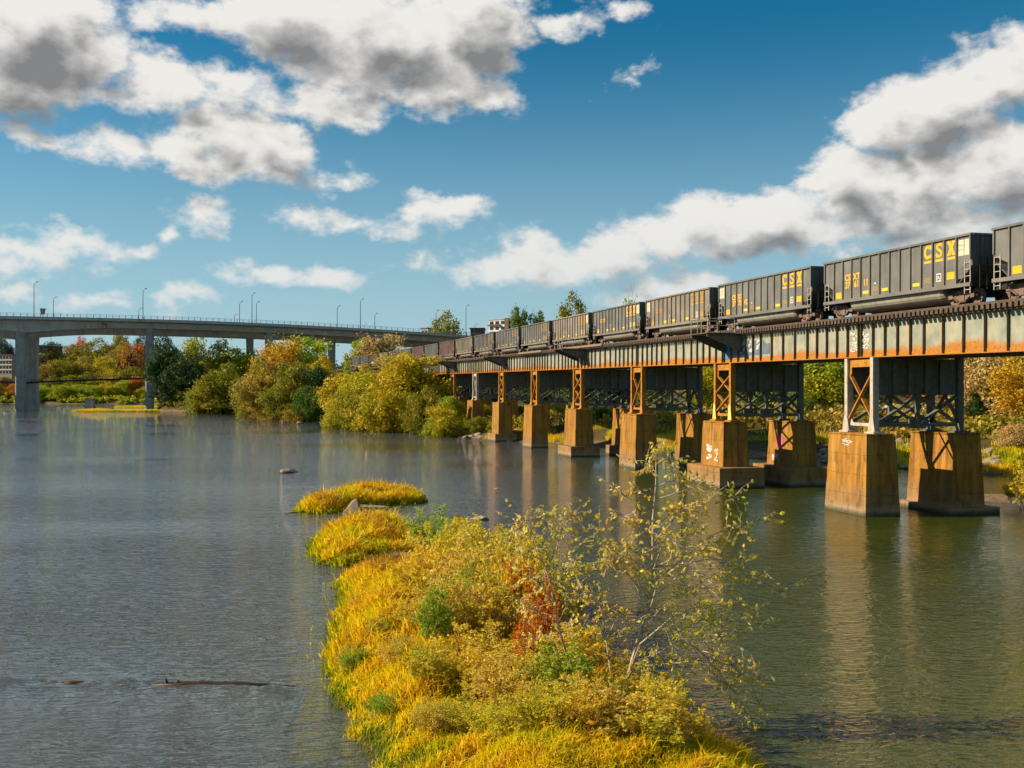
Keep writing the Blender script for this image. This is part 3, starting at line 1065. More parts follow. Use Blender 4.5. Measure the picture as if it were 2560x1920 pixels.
def slab_letter(ch):
    """Big slab-serif letter, 0.72 m high and 0.62 wide, outline strokes as flat bars."""
    b = MB()
    h, w = .70, .56
    if ch == 'X':
        b.prism([(-.27, 0), (-.05, 0), (0.0, .22), (.05, 0), (.27, 0), (.27, .1), (.21, .1), (.11, .35), (.21, .6), (.27, .6), (.27, .7), (.05, .7), (0, .48), (-.05, .7), (-.27, .7), (-.27, .6), (-.21, .6), (-.11, .35), (-.21, .1), (-.27, .1)], 'y', 0, .008)
    elif ch == 'C':
        pts_o, pts_i = [], []
        for k in range(13):
            a = math.radians(42 + 276 * k / 12)
            pts_o.append((.27 * math.cos(a), .35 + .35 * math.sin(a)))
            pts_i.append((.13 * math.cos(a), .35 + .20 * math.sin(a)))
        vs = [(x, 0, z) for x, z in pts_o + pts_i] + [(x, .008, z) for x, z in pts_o + pts_i]
        fs = []
        for k in range(12):
            fs.append((k, k + 1, 13 + k + 1, 13 + k))
            fs.append((26 + k, 26 + 13 + k, 26 + 13 + k + 1, 26 + k + 1))
            fs.append((k, 26 + k, 26 + k + 1, k + 1))
            fs.append((13 + k, 13 + k + 1, 39 + k + 1, 39 + k))
        b.add(vs, fs)
        b.box(.17, .27, .0, .008, .45, .68)
        b.box(.17, .27, .0, .008, .04, .22)
    else:
        path = [(.20, .55), (.12, .64), (0, .645), (-.13, .61), (-.16, .52), (-.10, .42), (.08, .31), (.16, .21), (.12, .09), (0, .055), (-.13, .08), (-.20, .16)]
        for k, (p, q) in enumerate(zip(path, path[1:])):
            d = Vector((q[0] - p[0], q[1] - p[1])).normalized() * .03
            b.bar((p[0] - d.x, .004 + .0002 * k, p[1] - d.y), (q[0] + d.x, .004 + .0002 * k, q[1] + d.y), .125, .008, up=(0, 1, 0))
        b.box(.14, .23, .0, .008, .48, .68)
        b.box(-.23, -.14, .0, .008, .02, .24)
    # letters are drawn as read from the river side, where the reader's right is -x
    b.v = [(-x * 1.22 - .03, y, z * 1.12) for x, y, z in b.v]
    me = b.mesh('letter', M_YELLOW)
    return me


def build_train():
    HL = 7.175
    Y = 1.58
    zb, zt = 1.06, 3.70
    posts = [-6.0 + i for i in range(13)]
    P = {}
    side = [(-HL, zt - .02), (-HL, 2.28), (-6.05, 1.80), (-6.05, zb + .05), (6.05, zb + .05), (6.05, 1.80), (HL, 2.28), (HL, zt - .02)]
    P['side_sheet'] = MB().prism(side, 'y', -.012, .012).mesh('side_sheet', M_CARGREY)
    P['far_sheet'] = P['side_sheet']
    P['top_chord'] = MB().box(-HL - .04, HL + .04, -.03, .13, zt - .10, zt + .02).mesh('top_chord', M_CARGREY)
    P['side_sill'] = MB().box(-HL, HL, -.04, .12, zb - .14, zb + .06).mesh('side_sill', M_CARGREY)
    P['post'] = MB().box(-.05, .05, .013, .10, zb + .062, zt - .102).mesh('post', M_CARGREY)
    P['end_post'] = MB().box(-.05, .05, .013, .10, 2.36, zt - .102).mesh('end_post', M_CARGREY)
    e = MB().box(-.012, .012, -Y + .014, Y - .014, 2.0, zt - .02)
    for yy in (-1.0, -.35, .35, 1.0):
        e.box(.013, .09, yy - .05, yy + .05, 2.0, zt - .12)
    e.box(.013, .1, -Y, Y, zt - .11, zt + .01)
    e.prism([(-1.1, 1.12), (-1.05, 1.12), (0.0, 2.0), (-.04, 2.04)], 'y', -Y + .014, Y - .014)
    P['end_sheet'] = e.mesh('end_sheet', M_CARBLACK)
    P['platform'] = MB().box(-.95, .95, -Y + .1, Y - .1, zb - .1, zb - .02).box(-1.0, 1.0, -.3, .3, zb - .38, zb - .101).mesh('end_platform', M_DARK)
    # bathtub bottom
    n = 14
    b = MB()
    r0, cz = 1.12, zb + .02
    ring = []
    for k in range(n + 1):
        c_, s_ = math.cos(math.pi + math.pi * k / n), math.sin(math.pi + math.pi * k / n)
        ring.append((1.46 * math.copysign(abs(c_) ** .62, c_), cz - .84 * abs(s_) ** .72))
    xs = [-4.55, -4.3, 4.3, 4.55]
    vs, fs = [], []
    for xi, x in enumerate(xs):
        kk = .94 if xi in (0, 3) else 1
        vs += [(x, y * kk, cz + (z - cz) * kk) for y, z in ring]
    for xi in range(3):
        for k in range(n):
            a = xi * (n + 1) + k
            fs.append((a, a + 1, a + n + 2, a + n + 1))
    fs += [tuple(range(n + 1)), tuple(range(3 * (n + 1), 4 * (n + 1)))]
    b.add(vs, fs)
    P['tub'] = b.mesh('tub', M_TUB)
    P['floor'] = MB().box(-6.1, 6.1, -Y + .03, Y - .03, zb + .03, zb + .08).mesh('floor', M_DARK)
    # trucks
    tr = MB()
    tr.prism([(-1.12, .58), (-.95, .66), (-.55, .62), (-.25, .82), (.25, .82), (.55, .62), (.95, .66), (1.12, .58), (1.12, .42), (.9, .42), (.45, .30), (.2, .16), (-.2, .16), (-.45, .30), (-.9, .42), (-1.12, .42)], 'y', -.07, .07)
    tr.box(-.18, .18, .072, .12, .2, .55)
    tr.bar((-.85, .1, .6), (-.28, .1, .22), .06, .13, up=(0, 1, 0)).bar((.85, .1, .6), (.28, .1, .22), .06, .13, up=(0, 1, 0))
    tr.box(-1.08, -.72, .072, .15, .38, .62).box(.72, 1.08, .072, .15, .38, .62)
    P['side_frame'] = tr.mesh('side_frame', M_TRUCK)
    wh = MB().tube([(0, -.06, .46), (0, .06, .46)], .46, 18).tube([(0, -.09, .46), (0, -.062, .46)], .49, 18).tube([(0, .062, .46), (0, .10, .46)], .16, 10)
    P['wheel'] = wh.mesh('wheel', M_TRUCK)
    P['axle'] = MB().tube([(0, -.8, .46), (0, .8, .46)], .08, 8).mesh('axle', M_DARK)
    P['bolster'] = MB().box(-.2, .2, -.95, .95, .48, .9).mesh('bolster', M_DARK)
    P['coupler'] = MB().box(-.75, .2, -.12, .12, .72, .98).box(-1.0, -.70, -.19, .19, .70, 1.0).mesh('coupler', M_DARK)
    ld = MB()
    for xx in (-.22, .22):
        ld.box(xx - .025, xx + .025, 0, .04, .55, 2.3)
    for k in range(5):
        zz = .75 + .36 * k
        ld.box(-.195, .195, .005, .035, zz - .016, zz + .016)
    P['ladder'] = ld.mesh('ladder', M_STEELGREY)
    P['ladder_end'] = ld.mesh('ladder', M_DARK)
    P['hand_brake'] = MB().tube([(0, 0, 0), (.05, 0, 0)], .28, 14).mesh('hand_brake_wheel', M_DARK)
    # lettering sheets
    L = {c: slab_letter(c) for c in 'CSX'}
    P['underline'] = MB().box(-.35, .29, 0, .008, -.22, -.09).mesh('underline', M_YELLOW)
    P['reflector'] = MB().box(-.30, .30, 0, .006, -.085, .085).mesh('reflector', M_REFLECT)
    P['patch'] = MB().box(-.31, .31, 0, .006, -.19, .19).mesh('yellow_panel', M_YELLOW)
    P['stencil_block'] = MB().box(-.3, .3, 0, .004, .0, .035).box(-.3, .22, 0, .004, .08, .115).box(-.27, .3, 0, .004, .16, .195).box(-.3, .25, 0, .004, .24, .275).mesh('stencil_lines', M_YFADED)
    wb = MB().box(-.2, .2, 0, .004, -.22, -.17).box(-.2, .2, 0, .004, .17, .22).box(-.2, -.15, 0, .004, -.168, .168).box(.15, .2, 0, .004, -.168, .168)
    wb.bar((-.08, .002, -.08), (.08, .002, .08), .05, .004, up=(0, 1, 0)).bar((.08, .002, .02), (.08, .002, -.1), .04, .0036, up=(0, 1, 0))
    P['white_box'] = wb.mesh('white_box_mark', M_WHITE)
    P['white_spot'] = MB().prism([(.07 * math.cos(a), .07 * math.sin(a)) for a in [k * math.pi / 4 for k in range(8)]], 'y', 0, .006).mesh('white_spot', M_WHITE)
    P['cream1'] = MB().box(-.5, -.06, 0, .005, -.42, .42).box(.0, .42, 0, .005, -.42, -.12).box(.0, .42, 0, .005, -.09, .12).box(.0, .42, 0, .005, .15, .42).mesh('cream_patch', M_CREAM)
    tm = {}

    def T(body, size, bold):
        k = (body, size)
        if k not in tm:
            tm[k] = text_mesh(body, size, bold)
        return tm[k]

    marks = {0: ('37', '64', '08'), 1: ('37', '61', '11'), 2: ('37', '75', '42')}
    labels = {
        0: 'dark gondola cut off by the right edge of the photo, nearest car of the train',
        1: 'black coal gondola lettered CSXT 376111 with white squares by its tall CSX',
        2: 'dark gondola with tall CSX letters standing above the nearest railed refuge platform',
        3: 'faded taupe gondola with washed-out CSX lettering, fourth car from the right edge',
        4: 'dark gondola with bright CSX letters, fifth car from the right edge',
        5: 'gondola with a cream end panel under the round olive tree, sixth from the right edge',
        6: 'gondola below the bright green tree tops, seventh from the right edge',
        7: 'small dark gondola, eighth from the right edge', 8: 'small dark gondola, ninth from the right edge',
        9: 'taupe gondola, tenth from the right edge', 10: 'dark reddish gondola, eleventh from the right edge',
        11: 'distant gondola, twelfth from the right edge, above the big yellow tree', 12: 'distant oxide-red gondola, thirteenth from the right edge',
        13: 'distant gondola, fourteenth from the right edge', 14: 'distant gondola, fifteenth from the right edge, behind yellow crowns',
        15: 'distant gondola, sixteenth from the right edge', 16: 'distant gondola, seventeenth from the right edge',
        17: 'distant gondola, eighteenth from the right edge, half lost behind trees', 18: 'far gondola, last but one of the train in sight',
        19: 'farthest gondola of the train in sight beside the highway bridge'}
    paints = [M_CARGREY, M_CARGREY, M_CARGREY, M_CARTAUPE, M_CARGREY, M_CARTAUPE, M_CARGREY, M_CARGREY, M_CARBLACK, M_CARTAUPE, M_CARRED, M_CARGREY, M_CARRED, M_CARGREY, M_CARBLACK, M_CARGREY, M_CARRED, M_CARGREY, M_CARGREY, M_CARGREY]

    for k in range(20):
        s = 44.81 + 16.0 * k - HL
        p, r = at_rail(s, 1.6, Z_RAIL + lift(s))
        car = empty('coal_gondola', p, (0, PITCH, r))
        tag(car, labels[k], 'gondola car', 'coal train on the viaduct')
        pm = paints[k]
        link('side_sheet', P['side_sheet'], car, (0, Y, 0), mat=pm)
        link('side_sheet', P['side_sheet'], car, (0, -Y, 0), mat=pm)
        link('top_chord', P['top_chord'], car, (0, Y, 0), mat=pm)
        link('top_chord', P['top_chord'], car, (0, -Y, 0), (0, 0, math.pi), mat=pm)
        link('side_sill', P['side_sill'], car, (0, Y, 0), mat=pm)
        link('side_sill', P['side_sill'], car, (0, -Y, 0), (0, 0, math.pi), mat=pm)
        for x in posts:
            link('post', P['post'], car, (x, Y, 0))
        for x in (-HL + .06, HL - .06):
            link('end_post', P['end_post'], car, (x, Y, 0), mat=pm)
        for sg in (-1, 1):
            link('end_sheet', P['end_sheet'], car, (sg * HL, 0, 0), (0, 0, 0 if sg > 0 else math.pi))
            link('end_platform', P['platform'], car, (sg * 6.15, 0, 0))
            link('coupler', P['coupler'], car, (sg * 7.15, 0, 0), (0, 0, math.pi if sg > 0 else 0))
            t = empty('truck', (sg * 5.75, 0, 0), (0, 0, 0), car)
            link('side_frame', P['side_frame'], t, (0, .98, 0))
            link('bolster', P['bolster'], t)
            for ax in (-.89, .89):
                link('wheel', P['wheel'], t, (ax, .76, 0))
                link('wheel', P['wheel'], t, (ax, -.76, 0), (0, 0, math.pi))
                link('axle', P['axle'], t, (ax, 0, 0))
            link('ladder', P['ladder'], car, (sg * 6.88, Y + .01, 0))
        for yy in (.95, -.5):
            link('ladder', P['ladder_end'], car, (-HL - .1, yy, .2), (0, 0, math.pi / 2))
        link('hand_brake_wheel', P['hand_brake'], car, (-HL - .16, -.2, 2.7))
        link('tub', P['tub'], car)
        link('floor', P['floor'], car)
        if k > 9:
            continue
        ym = Y + .0135

        def pan(i):                         # centre of side panel i, 0 at the far (reader's left) end
            return 6.5 - i if 0 < i < 13 else (6.6 if i == 0 else -6.6)
        ym2 = M_YELLOW if k in (0, 1, 2, 4) else M_YFADED
        for c, i in (('C', 10), ('S', 11), ('X', 12)):
            lo = link('letter', L[c], car, (pan(i), ym, 2.72), mat=ym2)
            link('underline', P['underline'], lo, (0, 0, 0), mat=ym2)
        for i, zz in ((1, 1.42), (4, 1.40), (6, 1.40), (9, 1.40)):
            if i == 1:
                link('yellow_panel', P['patch'], car, (pan(i), ym, zz), mat=ym2)
            else:
                link('reflector', P['reflector'], car, (pan(i), ym, zz))
        link('yellow_panel', P['patch'], car, (pan(12), ym, 1.62), mat=ym2)
        if k <= 6:
            for i in (5, 10):
                link('stencil_lines', P['stencil_block'], car, (pan(i), ym, 1.40))
            link('white_box_mark', P['white_box'], car, (pan(11), ym, 1.62))
            link('white_spot', P['white_spot'], car, (pan(5), ym, 1.86))
            if k in (1, 4, 5):
                link('cream_patch', P['cream1'], car, (-6.55, ym, 3.02), (0, 0, 0))
            if k in (2, 3):
                link('cream_patch', P['cream1'], car, (6.62, ym, 3.0), (0, 0, 0))
        if k in marks or k in (3, 4):
            a, b2, c2 = marks.get(k, ('37', '52', '19'))
            for body, i, zz in (('CS', 2, 2.30), ('XT', 3, 2.30), (a, 2, 1.82), (b2, 3, 1.82), (c2, 4, 1.82)):
                if k in (3, 4) and zz < 2:
                    continue
                link('car_lettering', T(body, .56, .020), car, (pan(i) - .02, ym + .004, zz), TXT_ROT, mat=ym2)


build_train()


# ------------------------------------------------------------------ highway bridge
HB0 = Vector((-193.5, 408.0, 0))
HA = math.radians(17.6)
HD = Vector((math.cos(HA), math.sin(HA), 0))
HQ = Vector((-math.sin(HA), math.cos(HA), 0))


def deck_h(s):
    h = 30.2 + CAMH
    if s > 20:
        d = s - 20
        h -= 1.75e-4 * d * d if d < 190 else 1.75e-4 * 190 * 190 + (d - 190) * .0665
    else:
        h -= 0.4e-4 * (s - 20) ** 2
    return h


def hpt(s, q, z):
    p = HB0 + HD * s + HQ * q
    return Vector((p.x, p.y, z))


def solve_s(x, q):
    """Chainage on the highway deck seen in photo column x at offset q."""
    lo, hi = -120, 400
    for _ in range(60):
        m = (lo + hi) / 2
        p = hpt(m, q, 0)
        if CX + F * p.x / p.y < x:
            lo = m
        else:
            hi = m
    return lo


def build_highway():
    root = empty('highway_bridge', hpt(0, 0, 0))
    tag(root, 'tall grey concrete highway bridge curving across the river at the back', 'road bridge')
    base = Vector(root.location)

    def soffit(s, shift):
        near = abs(s - shift)
        hau = max(0, 1 - near / 34) if near < 34 else 0
        left = max(0, 1 - abs(s - shift + 92) / 34) if s < shift - 40 else 0
        return 3.75 + 2.7 * (hau ** 1.6) + 2.7 * (left ** 1.6)

    def sweep(name, q0, q1, drop, shift, mat_out):
        ss = np.arange(-150, 420, 4.0)
        vs, fs = [], []
        wq = q1 - q0
        for s in ss:
            t = deck_h(s) - drop
            d = soffit(s, shift)
            sec = [(q0, t), (q0 + .15, t), (q0 + .15, t - .5), (q1 - .15, t - .5), (q1 - .15, t), (q1, t), (q1, t - 1.15), (q1 - 2.6, t - 1.6), (q1 - 3.2, t - d), (q0 + 3.2, t - d), (q0 + 2.6, t - 1.6), (q0, t - 1.15)]
            vs += [tuple(hpt(s, q, z) - base) for q, z in sec]
        m = 12
        for i in range(len(ss) - 1):
            for k in range(m):
                fs.append((i * m + k, i * m + (k + 1) % m, (i + 1) * m + (k + 1) % m, (i + 1) * m + k))
        b = MB().add(vs, fs)
        return link(name, b.mesh(name, mat_out), root)

    sweep('deck', 0, 17, 0, 0, M_CONC)
    sweep('deck', 30, 47, 1.0, -10, M_CONC)
    # stepped hinge joint on the near fascia
    j = MB()
    s_j = 28
    t = deck_h(s_j)
    for (a, b_) in (((s_j, t - 1.7), (s_j, t - 2.5)), ((s_j, t - 2.5), (s_j + 1.6, t - 2.55)), ((s_j + 1.6, t - 2.55), (s_j + 1.6, t - 4.2))):
        j.bar(hpt(a[0], 2.5, a[1]) - base, hpt(b_[0], 2.62, b_[1]) - base, .22, .3)
    link('hinge_joint', j.mesh('hinge_joint', M_DARK), root)

    def pier(s, q0, q1, drop, w, top_extra=0):
        d = soffit(s, 0 if q0 < 20 else -10)
        t = deck_h(s) - drop - d + .05
        z0 = -2
        b = MB()
        pts = []
        for zz, f in ((z0, 1.0), (t - 3.0, .94), (t, 1.0)):
            ww = w / 2 * f
            # chamfered plan
            c = .5
            pts.append([(s - ww + c, q0), (s + ww - c, q0), (s + ww, q0 + c), (s + ww, q1 - c), (s + ww - c, q1), (s - ww + c, q1), (s - ww, q1 - c), (s - ww, q0 + c)])
        vs, fs = [], []
        for zz, ring in zip((z0, t - 3.0, t), pts):
            vs += [tuple(hpt(a, q, zz) - base) for a, q in ring]
        for i in range(2):
            for k in range(8):
                fs.append((i * 8 + k, i * 8 + (k + 1) % 8, (i + 1) * 8 + (k + 1) % 8, (i + 1) * 8 + k))
        fs += [tuple(range(8)), tuple(range(16, 24))]
        b.add(vs, fs)
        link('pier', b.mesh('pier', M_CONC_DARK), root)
    for s, w in ((-92, 4.2), (solve_s(50, 3.5), 3.9), (solve_s(373, 3.5), 3.2), (solve_s(675, 3.5), 3.1), (143, 3.0), (192, 3.0), (240, 3.0)):
        pier(s, 3.5, 13.5, 0, w)
    for s, w in ((-102, 4.0), (solve_s(80, 34), 3.6), (solve_s(376, 34), 2.6), (solve_s(626, 34), 3.0), (solve_s(832, 34), 2.6), (175, 3), (225, 3)):
        pier(s, 33.5, 43.5, 1.0, w)
    # railing: rails plus single posts
    b = MB()
    ss = np.arange(-60, 260, 4.0)
    for z, w in ((1.25, .09), (.85, .05), (.5, .05)):
        for a, c in zip(ss, ss[1:]):
            b.bar(hpt(a, .12, deck_h(a) + z) - base, hpt(c, .12, deck_h(c) + z) - base, w)
    rail = link('railing', b.mesh('railing', M_RAILING), root)
    pm = MB().box(-.09, .09, -.06, .06, 0, 1.32).mesh('railing_post', M_STEELDARK)
    for s in np.arange(-34, 230, 2.45):
        link('railing_post', pm, rail, hpt(s, .12, deck_h(s)) - base, (0, 0, HA))
    return root


build_highway()


def lamp_post(loc, h, label, arm=1.6, yaw=0.0):
    o = empty('street_lamp', loc)
    o.rotation_euler = (0, 0, yaw)
    tag(o, label, 'street lamp', 'lamps on the highway bridge')
    key = 'lamp'
    if key not in MESHES:
        pole = MB().tube([(0, 0, 0), (0, 0, .9), (0, 0, 1.0), (0, 0, 11.2)], [.24, .24, .16, .11], 8)
        arm_ = MB().tube([(0, 0, 11.1), (.18, 0, 11.7), (.5, 0, 12.2), (.95, 0, 12.5)], [.11, .09, .08, .07], 6)
        head = MB().frustum((.75, 1.6, -.18, .18), (.85, 1.5, -.1, .1), 12.42, 12.66)
        MESHES[key] = (pole.mesh('pole', M_POLE), arm_.mesh('arm', M_POLE), head.mesh('lamp_head', M_POLE))
    a, b, c = MESHES[key]
    k = h / 12.6
    for n, m in (('pole', a), ('arm', b), ('lamp_head', c)):
        link(n, m, o, scale=(1, 1, k))


NEAR_L = [(85, 704, 'tall lamp standing by the small sign box on the highway bridge'),
          (357.5, 721, 'thick lamp post rising above the slender bridge pier'),
          (630, 732, 'tallest of the three lamps clustered above the hidden bridge pier'),
          (901, 747, 'tall lamp between two shorter ones above the green treetops'),
          (1165, 762, 'tall lamp by the olive tree near the white apartment block')]
REAR_L = [(133.5, 742, 'short lamp just beyond the small sign box'), (347, 770, 'tiny far lamp beside the thick lamp post'),
          (599, 753, 'hooked lamp at the left of the three clustered lamps'), (641, 753, 'short lamp at the right of the three clustered lamps'),
          (586, 785, 'very short distant lamp left of the three clustered lamps'),
          (843, 764, 'hooked lamp midway along the right half of the highway bridge'), (937, 783, 'short lamp with its foot against the fascia above the pink-topped tree'),
          (1090, 775, 'hooked lamp standing in front of the olive tree behind the bridge'), (1187, 809, 'tiny lamp above the red brick house roof')]
for x, yt, lb in NEAR_L:
    s = solve_s(x, .7)
    p = hpt(s, .7, deck_h(s) - .3)
    top = CAMH + (CY - yt) / F * p.y
    lamp_post(p, top - p.z, lb, yaw=HA)
for x, yt, lb in REAR_L:
    q = 45.0 if yt > 765 else 31.5
    s = solve_s(x, q)
    p = hpt(s, q, deck_h(s) - 1.3)
    top = CAMH + (CY - yt) / F * p.y
    lamp_post(p, max(3.0, top - p.z), lb, yaw=HA)

s_b = solve_s(107, 1.2)
pb = hpt(s_b, 1.2, deck_h(s_b) - .3)
sg = empty('road_sign', pb, (0, 0, HA))
tag(sg, 'grey back of a road sign box standing on the highway bridge railing', 'road sign')
link('post', MB().box(-.12, .12, -.08, .08, 0, 1.2).mesh('post', M_STEELDARK), sg)
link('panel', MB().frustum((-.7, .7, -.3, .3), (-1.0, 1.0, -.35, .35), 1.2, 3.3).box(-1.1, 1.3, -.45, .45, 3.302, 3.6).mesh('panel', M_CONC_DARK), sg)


# ------------------------------------------------------------------ suspended footbridge below the highway
def build_footbridge():
    s0, s1 = -60.0, 46.0
    root = empty('suspended_footbridge', hpt(0, 8, 0))
    base = Vector(root.location)
    tag(root, 'dark thin suspended footbridge hung under the highway bridge between its piers', 'footbridge')

    def z(s):
        return CAMH + 3.75 + 2.0 * max(0, min(1, s / 46)) ** .8 + (1.2 * max(0, -s / 60))
    ss = np.linspace(s0, s1, 40)
    d = MB()
    for a, c in zip(ss, ss[1:]):
        d.bar(hpt(a, 8.5, z(a)) - base, hpt(c, 8.5, z(c)) - base, 3.0, .70)
    link('deck', d.mesh('deck', M_DARK), root)
    for q in (7.1, 9.9):
        r = MB()
        for h in (.75, 1.35):
            for a, c in zip(ss, ss[1:]):
                r.bar(hpt(a, q, z(a) + h) - base, hpt(c, q, z(c) + h) - base, .06)
        ro = link('handrail', r.mesh('handrail', M_DARK), root)
        pm = MB().box(-.04, .04, -.04, .04, .2, 1.36).mesh('handrail_post', M_DARK)
        for s in np.arange(s0 + 1, s1, 2.6):
            link('handrail_post', pm, ro, hpt(s, q, z(s)) - base)
    hm = MB()
    for s in np.arange(-52, 46, 12):
        for q in (7.1, 9.9):
            ho = link('hanger_rod', MB().tube([hpt(s, q, z(s)) - base, hpt(s, q, deck_h(s) - soffit_simple(s)) - base], .035, 5).mesh('hanger_rod', M_DARK), root)
    return z


def soffit_simple(s):
    return 3.6


foot_z = build_footbridge()


def person(loc, yaw, label, cloth):
    """Small walking figure: one skinned body."""
    J = [(0, 0, .95), (0, 0, 1.2), (0, 0, 1.42), (0, 0, 1.52), (0, .02, 1.68),
         (-.10, 0, .92), (-.12, .12, .5), (-.12, .02, .06), (-.12, .16, .03), (.10, 0, .92), (.12, .02, .5), (.12, -.2, .08), (.12, -.08, .03),
         (-.2, 0, 1.4), (-.25, -.04, 1.12), (-.25, .1, .9), (.2, 0, 1.4), (.25, .02, 1.12), (.25, .14, .92)]
    E = [(0, 1), (1, 2), (2, 3), (3, 4), (0, 5), (5, 6), (6, 7), (7, 8), (0, 9), (9, 10), (10, 11), (11, 12), (2, 13), (13, 14), (14, 15), (2, 16), (16, 17), (17, 18)]
    R = [.15, .15, .16, .06, .105, .10, .075, .05, .04, .10, .075, .05, .04, .075, .05, .04, .075, .05, .04]
    me = bpy.data.meshes.new('person')
    me.from_pydata(J, E, [])
    me.materials.append(cloth)
    o = link('person', me, None, loc, (0, 0, yaw))
    sk = o.modifiers.new('skin', 'SKIN')
    for v, r in zip(me.skin_vertices[0].data, R):
        v.radius = (r, r)
    me.skin_vertices[0].data[0].use_root = True
    o.modifiers.new('sub', 'SUBSURF').levels = 1
    tag(o, label, 'person', 'walkers on the footbridge')


for x, lb, c in ((246, 'person in dark clothing walking first of two on the suspended footbridge', M_CLOTH), (256, 'person in red clothing walking behind another on the suspended footbridge', M_CLOTH2)):
    s = solve_s(x, 8.5)
    person(hpt(s, 8.5, foot_z(s) + .21), HA - 1.57, lb, c)


# ------------------------------------------------------------------ buildings
def building(name, label, xl, xr, yt, z, mat, floors, cols, depth, ybot_vis=None, roof=None, cat='building', band=None, yaw=0.0):
    """Block facing the camera; columns and rows of real window openings as children."""
    a, b = px(xl, 0, z), px(xr, 0, z)
    top = CAMH + (CY - yt) / F * z
    g0 = gh((a.x + b.x) / 2, z) - 1
    o = empty(name, ((a.x + b.x) / 2, z, g0), (0, 0, yaw))
    tag(o, label, cat)
    W, H = b.x - a.x, top - g0
    link('wall', MB().box(-W / 2, W / 2, 0, depth, 0, H).mesh('wall', mat), o)
    link('roof', MB().box(-W / 2 - .4, W / 2 + .4, -.4, depth + .4, H + .002, H + .6).mesh('roof', roof or M_CONC), o)
    fh = 3.6
    wm = MB().box(-.34 * W / cols, .34 * W / cols, -.06, -.005, 0, 2.0).mesh('window', M_GLASS)
    fm = MB().box(-.36 * W / cols, .36 * W / cols, -.12, -.003, -.14, 0).mesh('sill', M_WHITEWALL)
    for f in range(floors):
        for c in range(cols):
            wo = link('window', wm, o, (-W / 2 + (c + .5) * W / cols, 0, H - fh * (f + 1) + .7))
            link('sill', fm, wo, (0, 0, 0))
    if band:
        for f in band:
            link('parapet_band', MB().box(-W / 2 - .15, W / 2 + .15, -.25, -.004, H - fh * f - .35, H - fh * f + .25).mesh('parapet_band', M_WHITEWALL), o)
    return o, W, H


building('mill_building', 'cream building with rows of windows left of the massive bridge pier', -40, 37, 888, 760, M_BUFF, 4, 8, 10, band=[1, 2, 3], roof=M_ROOF, yaw=-.30)
building('brick_warehouse', 'dark red brick block with a pale band right behind the massive bridge pier', 70, 121, 864, 790, M_BRICK, 2, 3, 25, band=[2])
o, W, H = building('apartment_block', 'bright white apartment block with brown balconies above the far end of the train', 1216, 1284, 799, 640, M_WHITEWALL, 5, 4, 14, yaw=-.6)
for f in range(4):
    link('balcony', MB().box(-W / 2 - .2, W * .02, -1.3, -.13, H - 3.6 * (f + 1) - .2, H - 3.6 * (f + 1) + .7).mesh('balcony', M_ROOF if f % 2 == 0 else M_WHITEWALL), o)
link('stair_tower', MB().box(W * .24, W * .42, -1.0, -.003, 0, H + .8).mesh('stair_tower', M_ROOF), o)
building('brick_house', 'low red brick house beside the white apartment block behind the highway bridge', 1176, 1211, 822, 600, M_BRICK, 3, 3, 14, roof=M_ROOF)
building('pale_house', 'small white house peeping out left of the olive tree behind the bridge', 1050, 1072, 822, 590, M_WHITEWALL, 3, 2, 12, roof=M_ROOF, yaw=-.6)


# ------------------------------------------------------------------ trees
def leaves(centers, radii, per, size, r, flat=0.85, aspect=1.5):
    """Leaf-sized quads spread through the clumps; returns verts, faces."""
    C = np.repeat(np.asarray(centers), per, 0)
    Rr = np.repeat(np.asarray(radii), per)
    n = len(C)
    d = r.normal(size=(n, 3))
    d /= np.linalg.norm(d, axis=1, keepdims=True) + 1e-9
    k = r.uniform(0.25, 1.0, n) ** 0.55
    P = C + d * (Rr * k)[:, None] * np.array([1, 1, flat])
    nrm = d * 0.7 + r.normal(size=(n, 3)) * 0.75 + np.array([0, 0, .35])
    nrm /= np.linalg.norm(nrm, axis=1, keepdims=True) + 1e-9
    a = np.cross(nrm, r.normal(size=(n, 3)))
    a /= np.linalg.norm(a, axis=1, keepdims=True) + 1e-9
    b = np.cross(nrm, a)
    s = size * r.uniform(.6, 1.35, n)[:, None]
    v = np.stack([P + a * s * aspect * .5, P + b * s * .5 - a * s * .1, P - a * s * aspect * .5, P - b * s * .5 - a * s * .1], 1).reshape(-1, 3)
    f = np.arange(n * 4).reshape(n, 4)
    return v, f


def limb(mb, p, q, r0, r1, r, wob=0.12, seg=4, n=6):
    p, q = Vector(p), Vector(q)
    ln = (q - p).length
    pts = [p]
    for i in range(1, seg):
        t = i / seg
        pts.append(p.lerp(q, t) + Vector(r.normal(size=3)) * ln * wob * .35 + Vector((0, 0, ln * .06 * math.sin(math.pi * t))))
    pts.append(q)
    mb.tube(pts, [r0 + (r1 - r0) * i / seg for i in range(seg + 1)], n)
    return pts


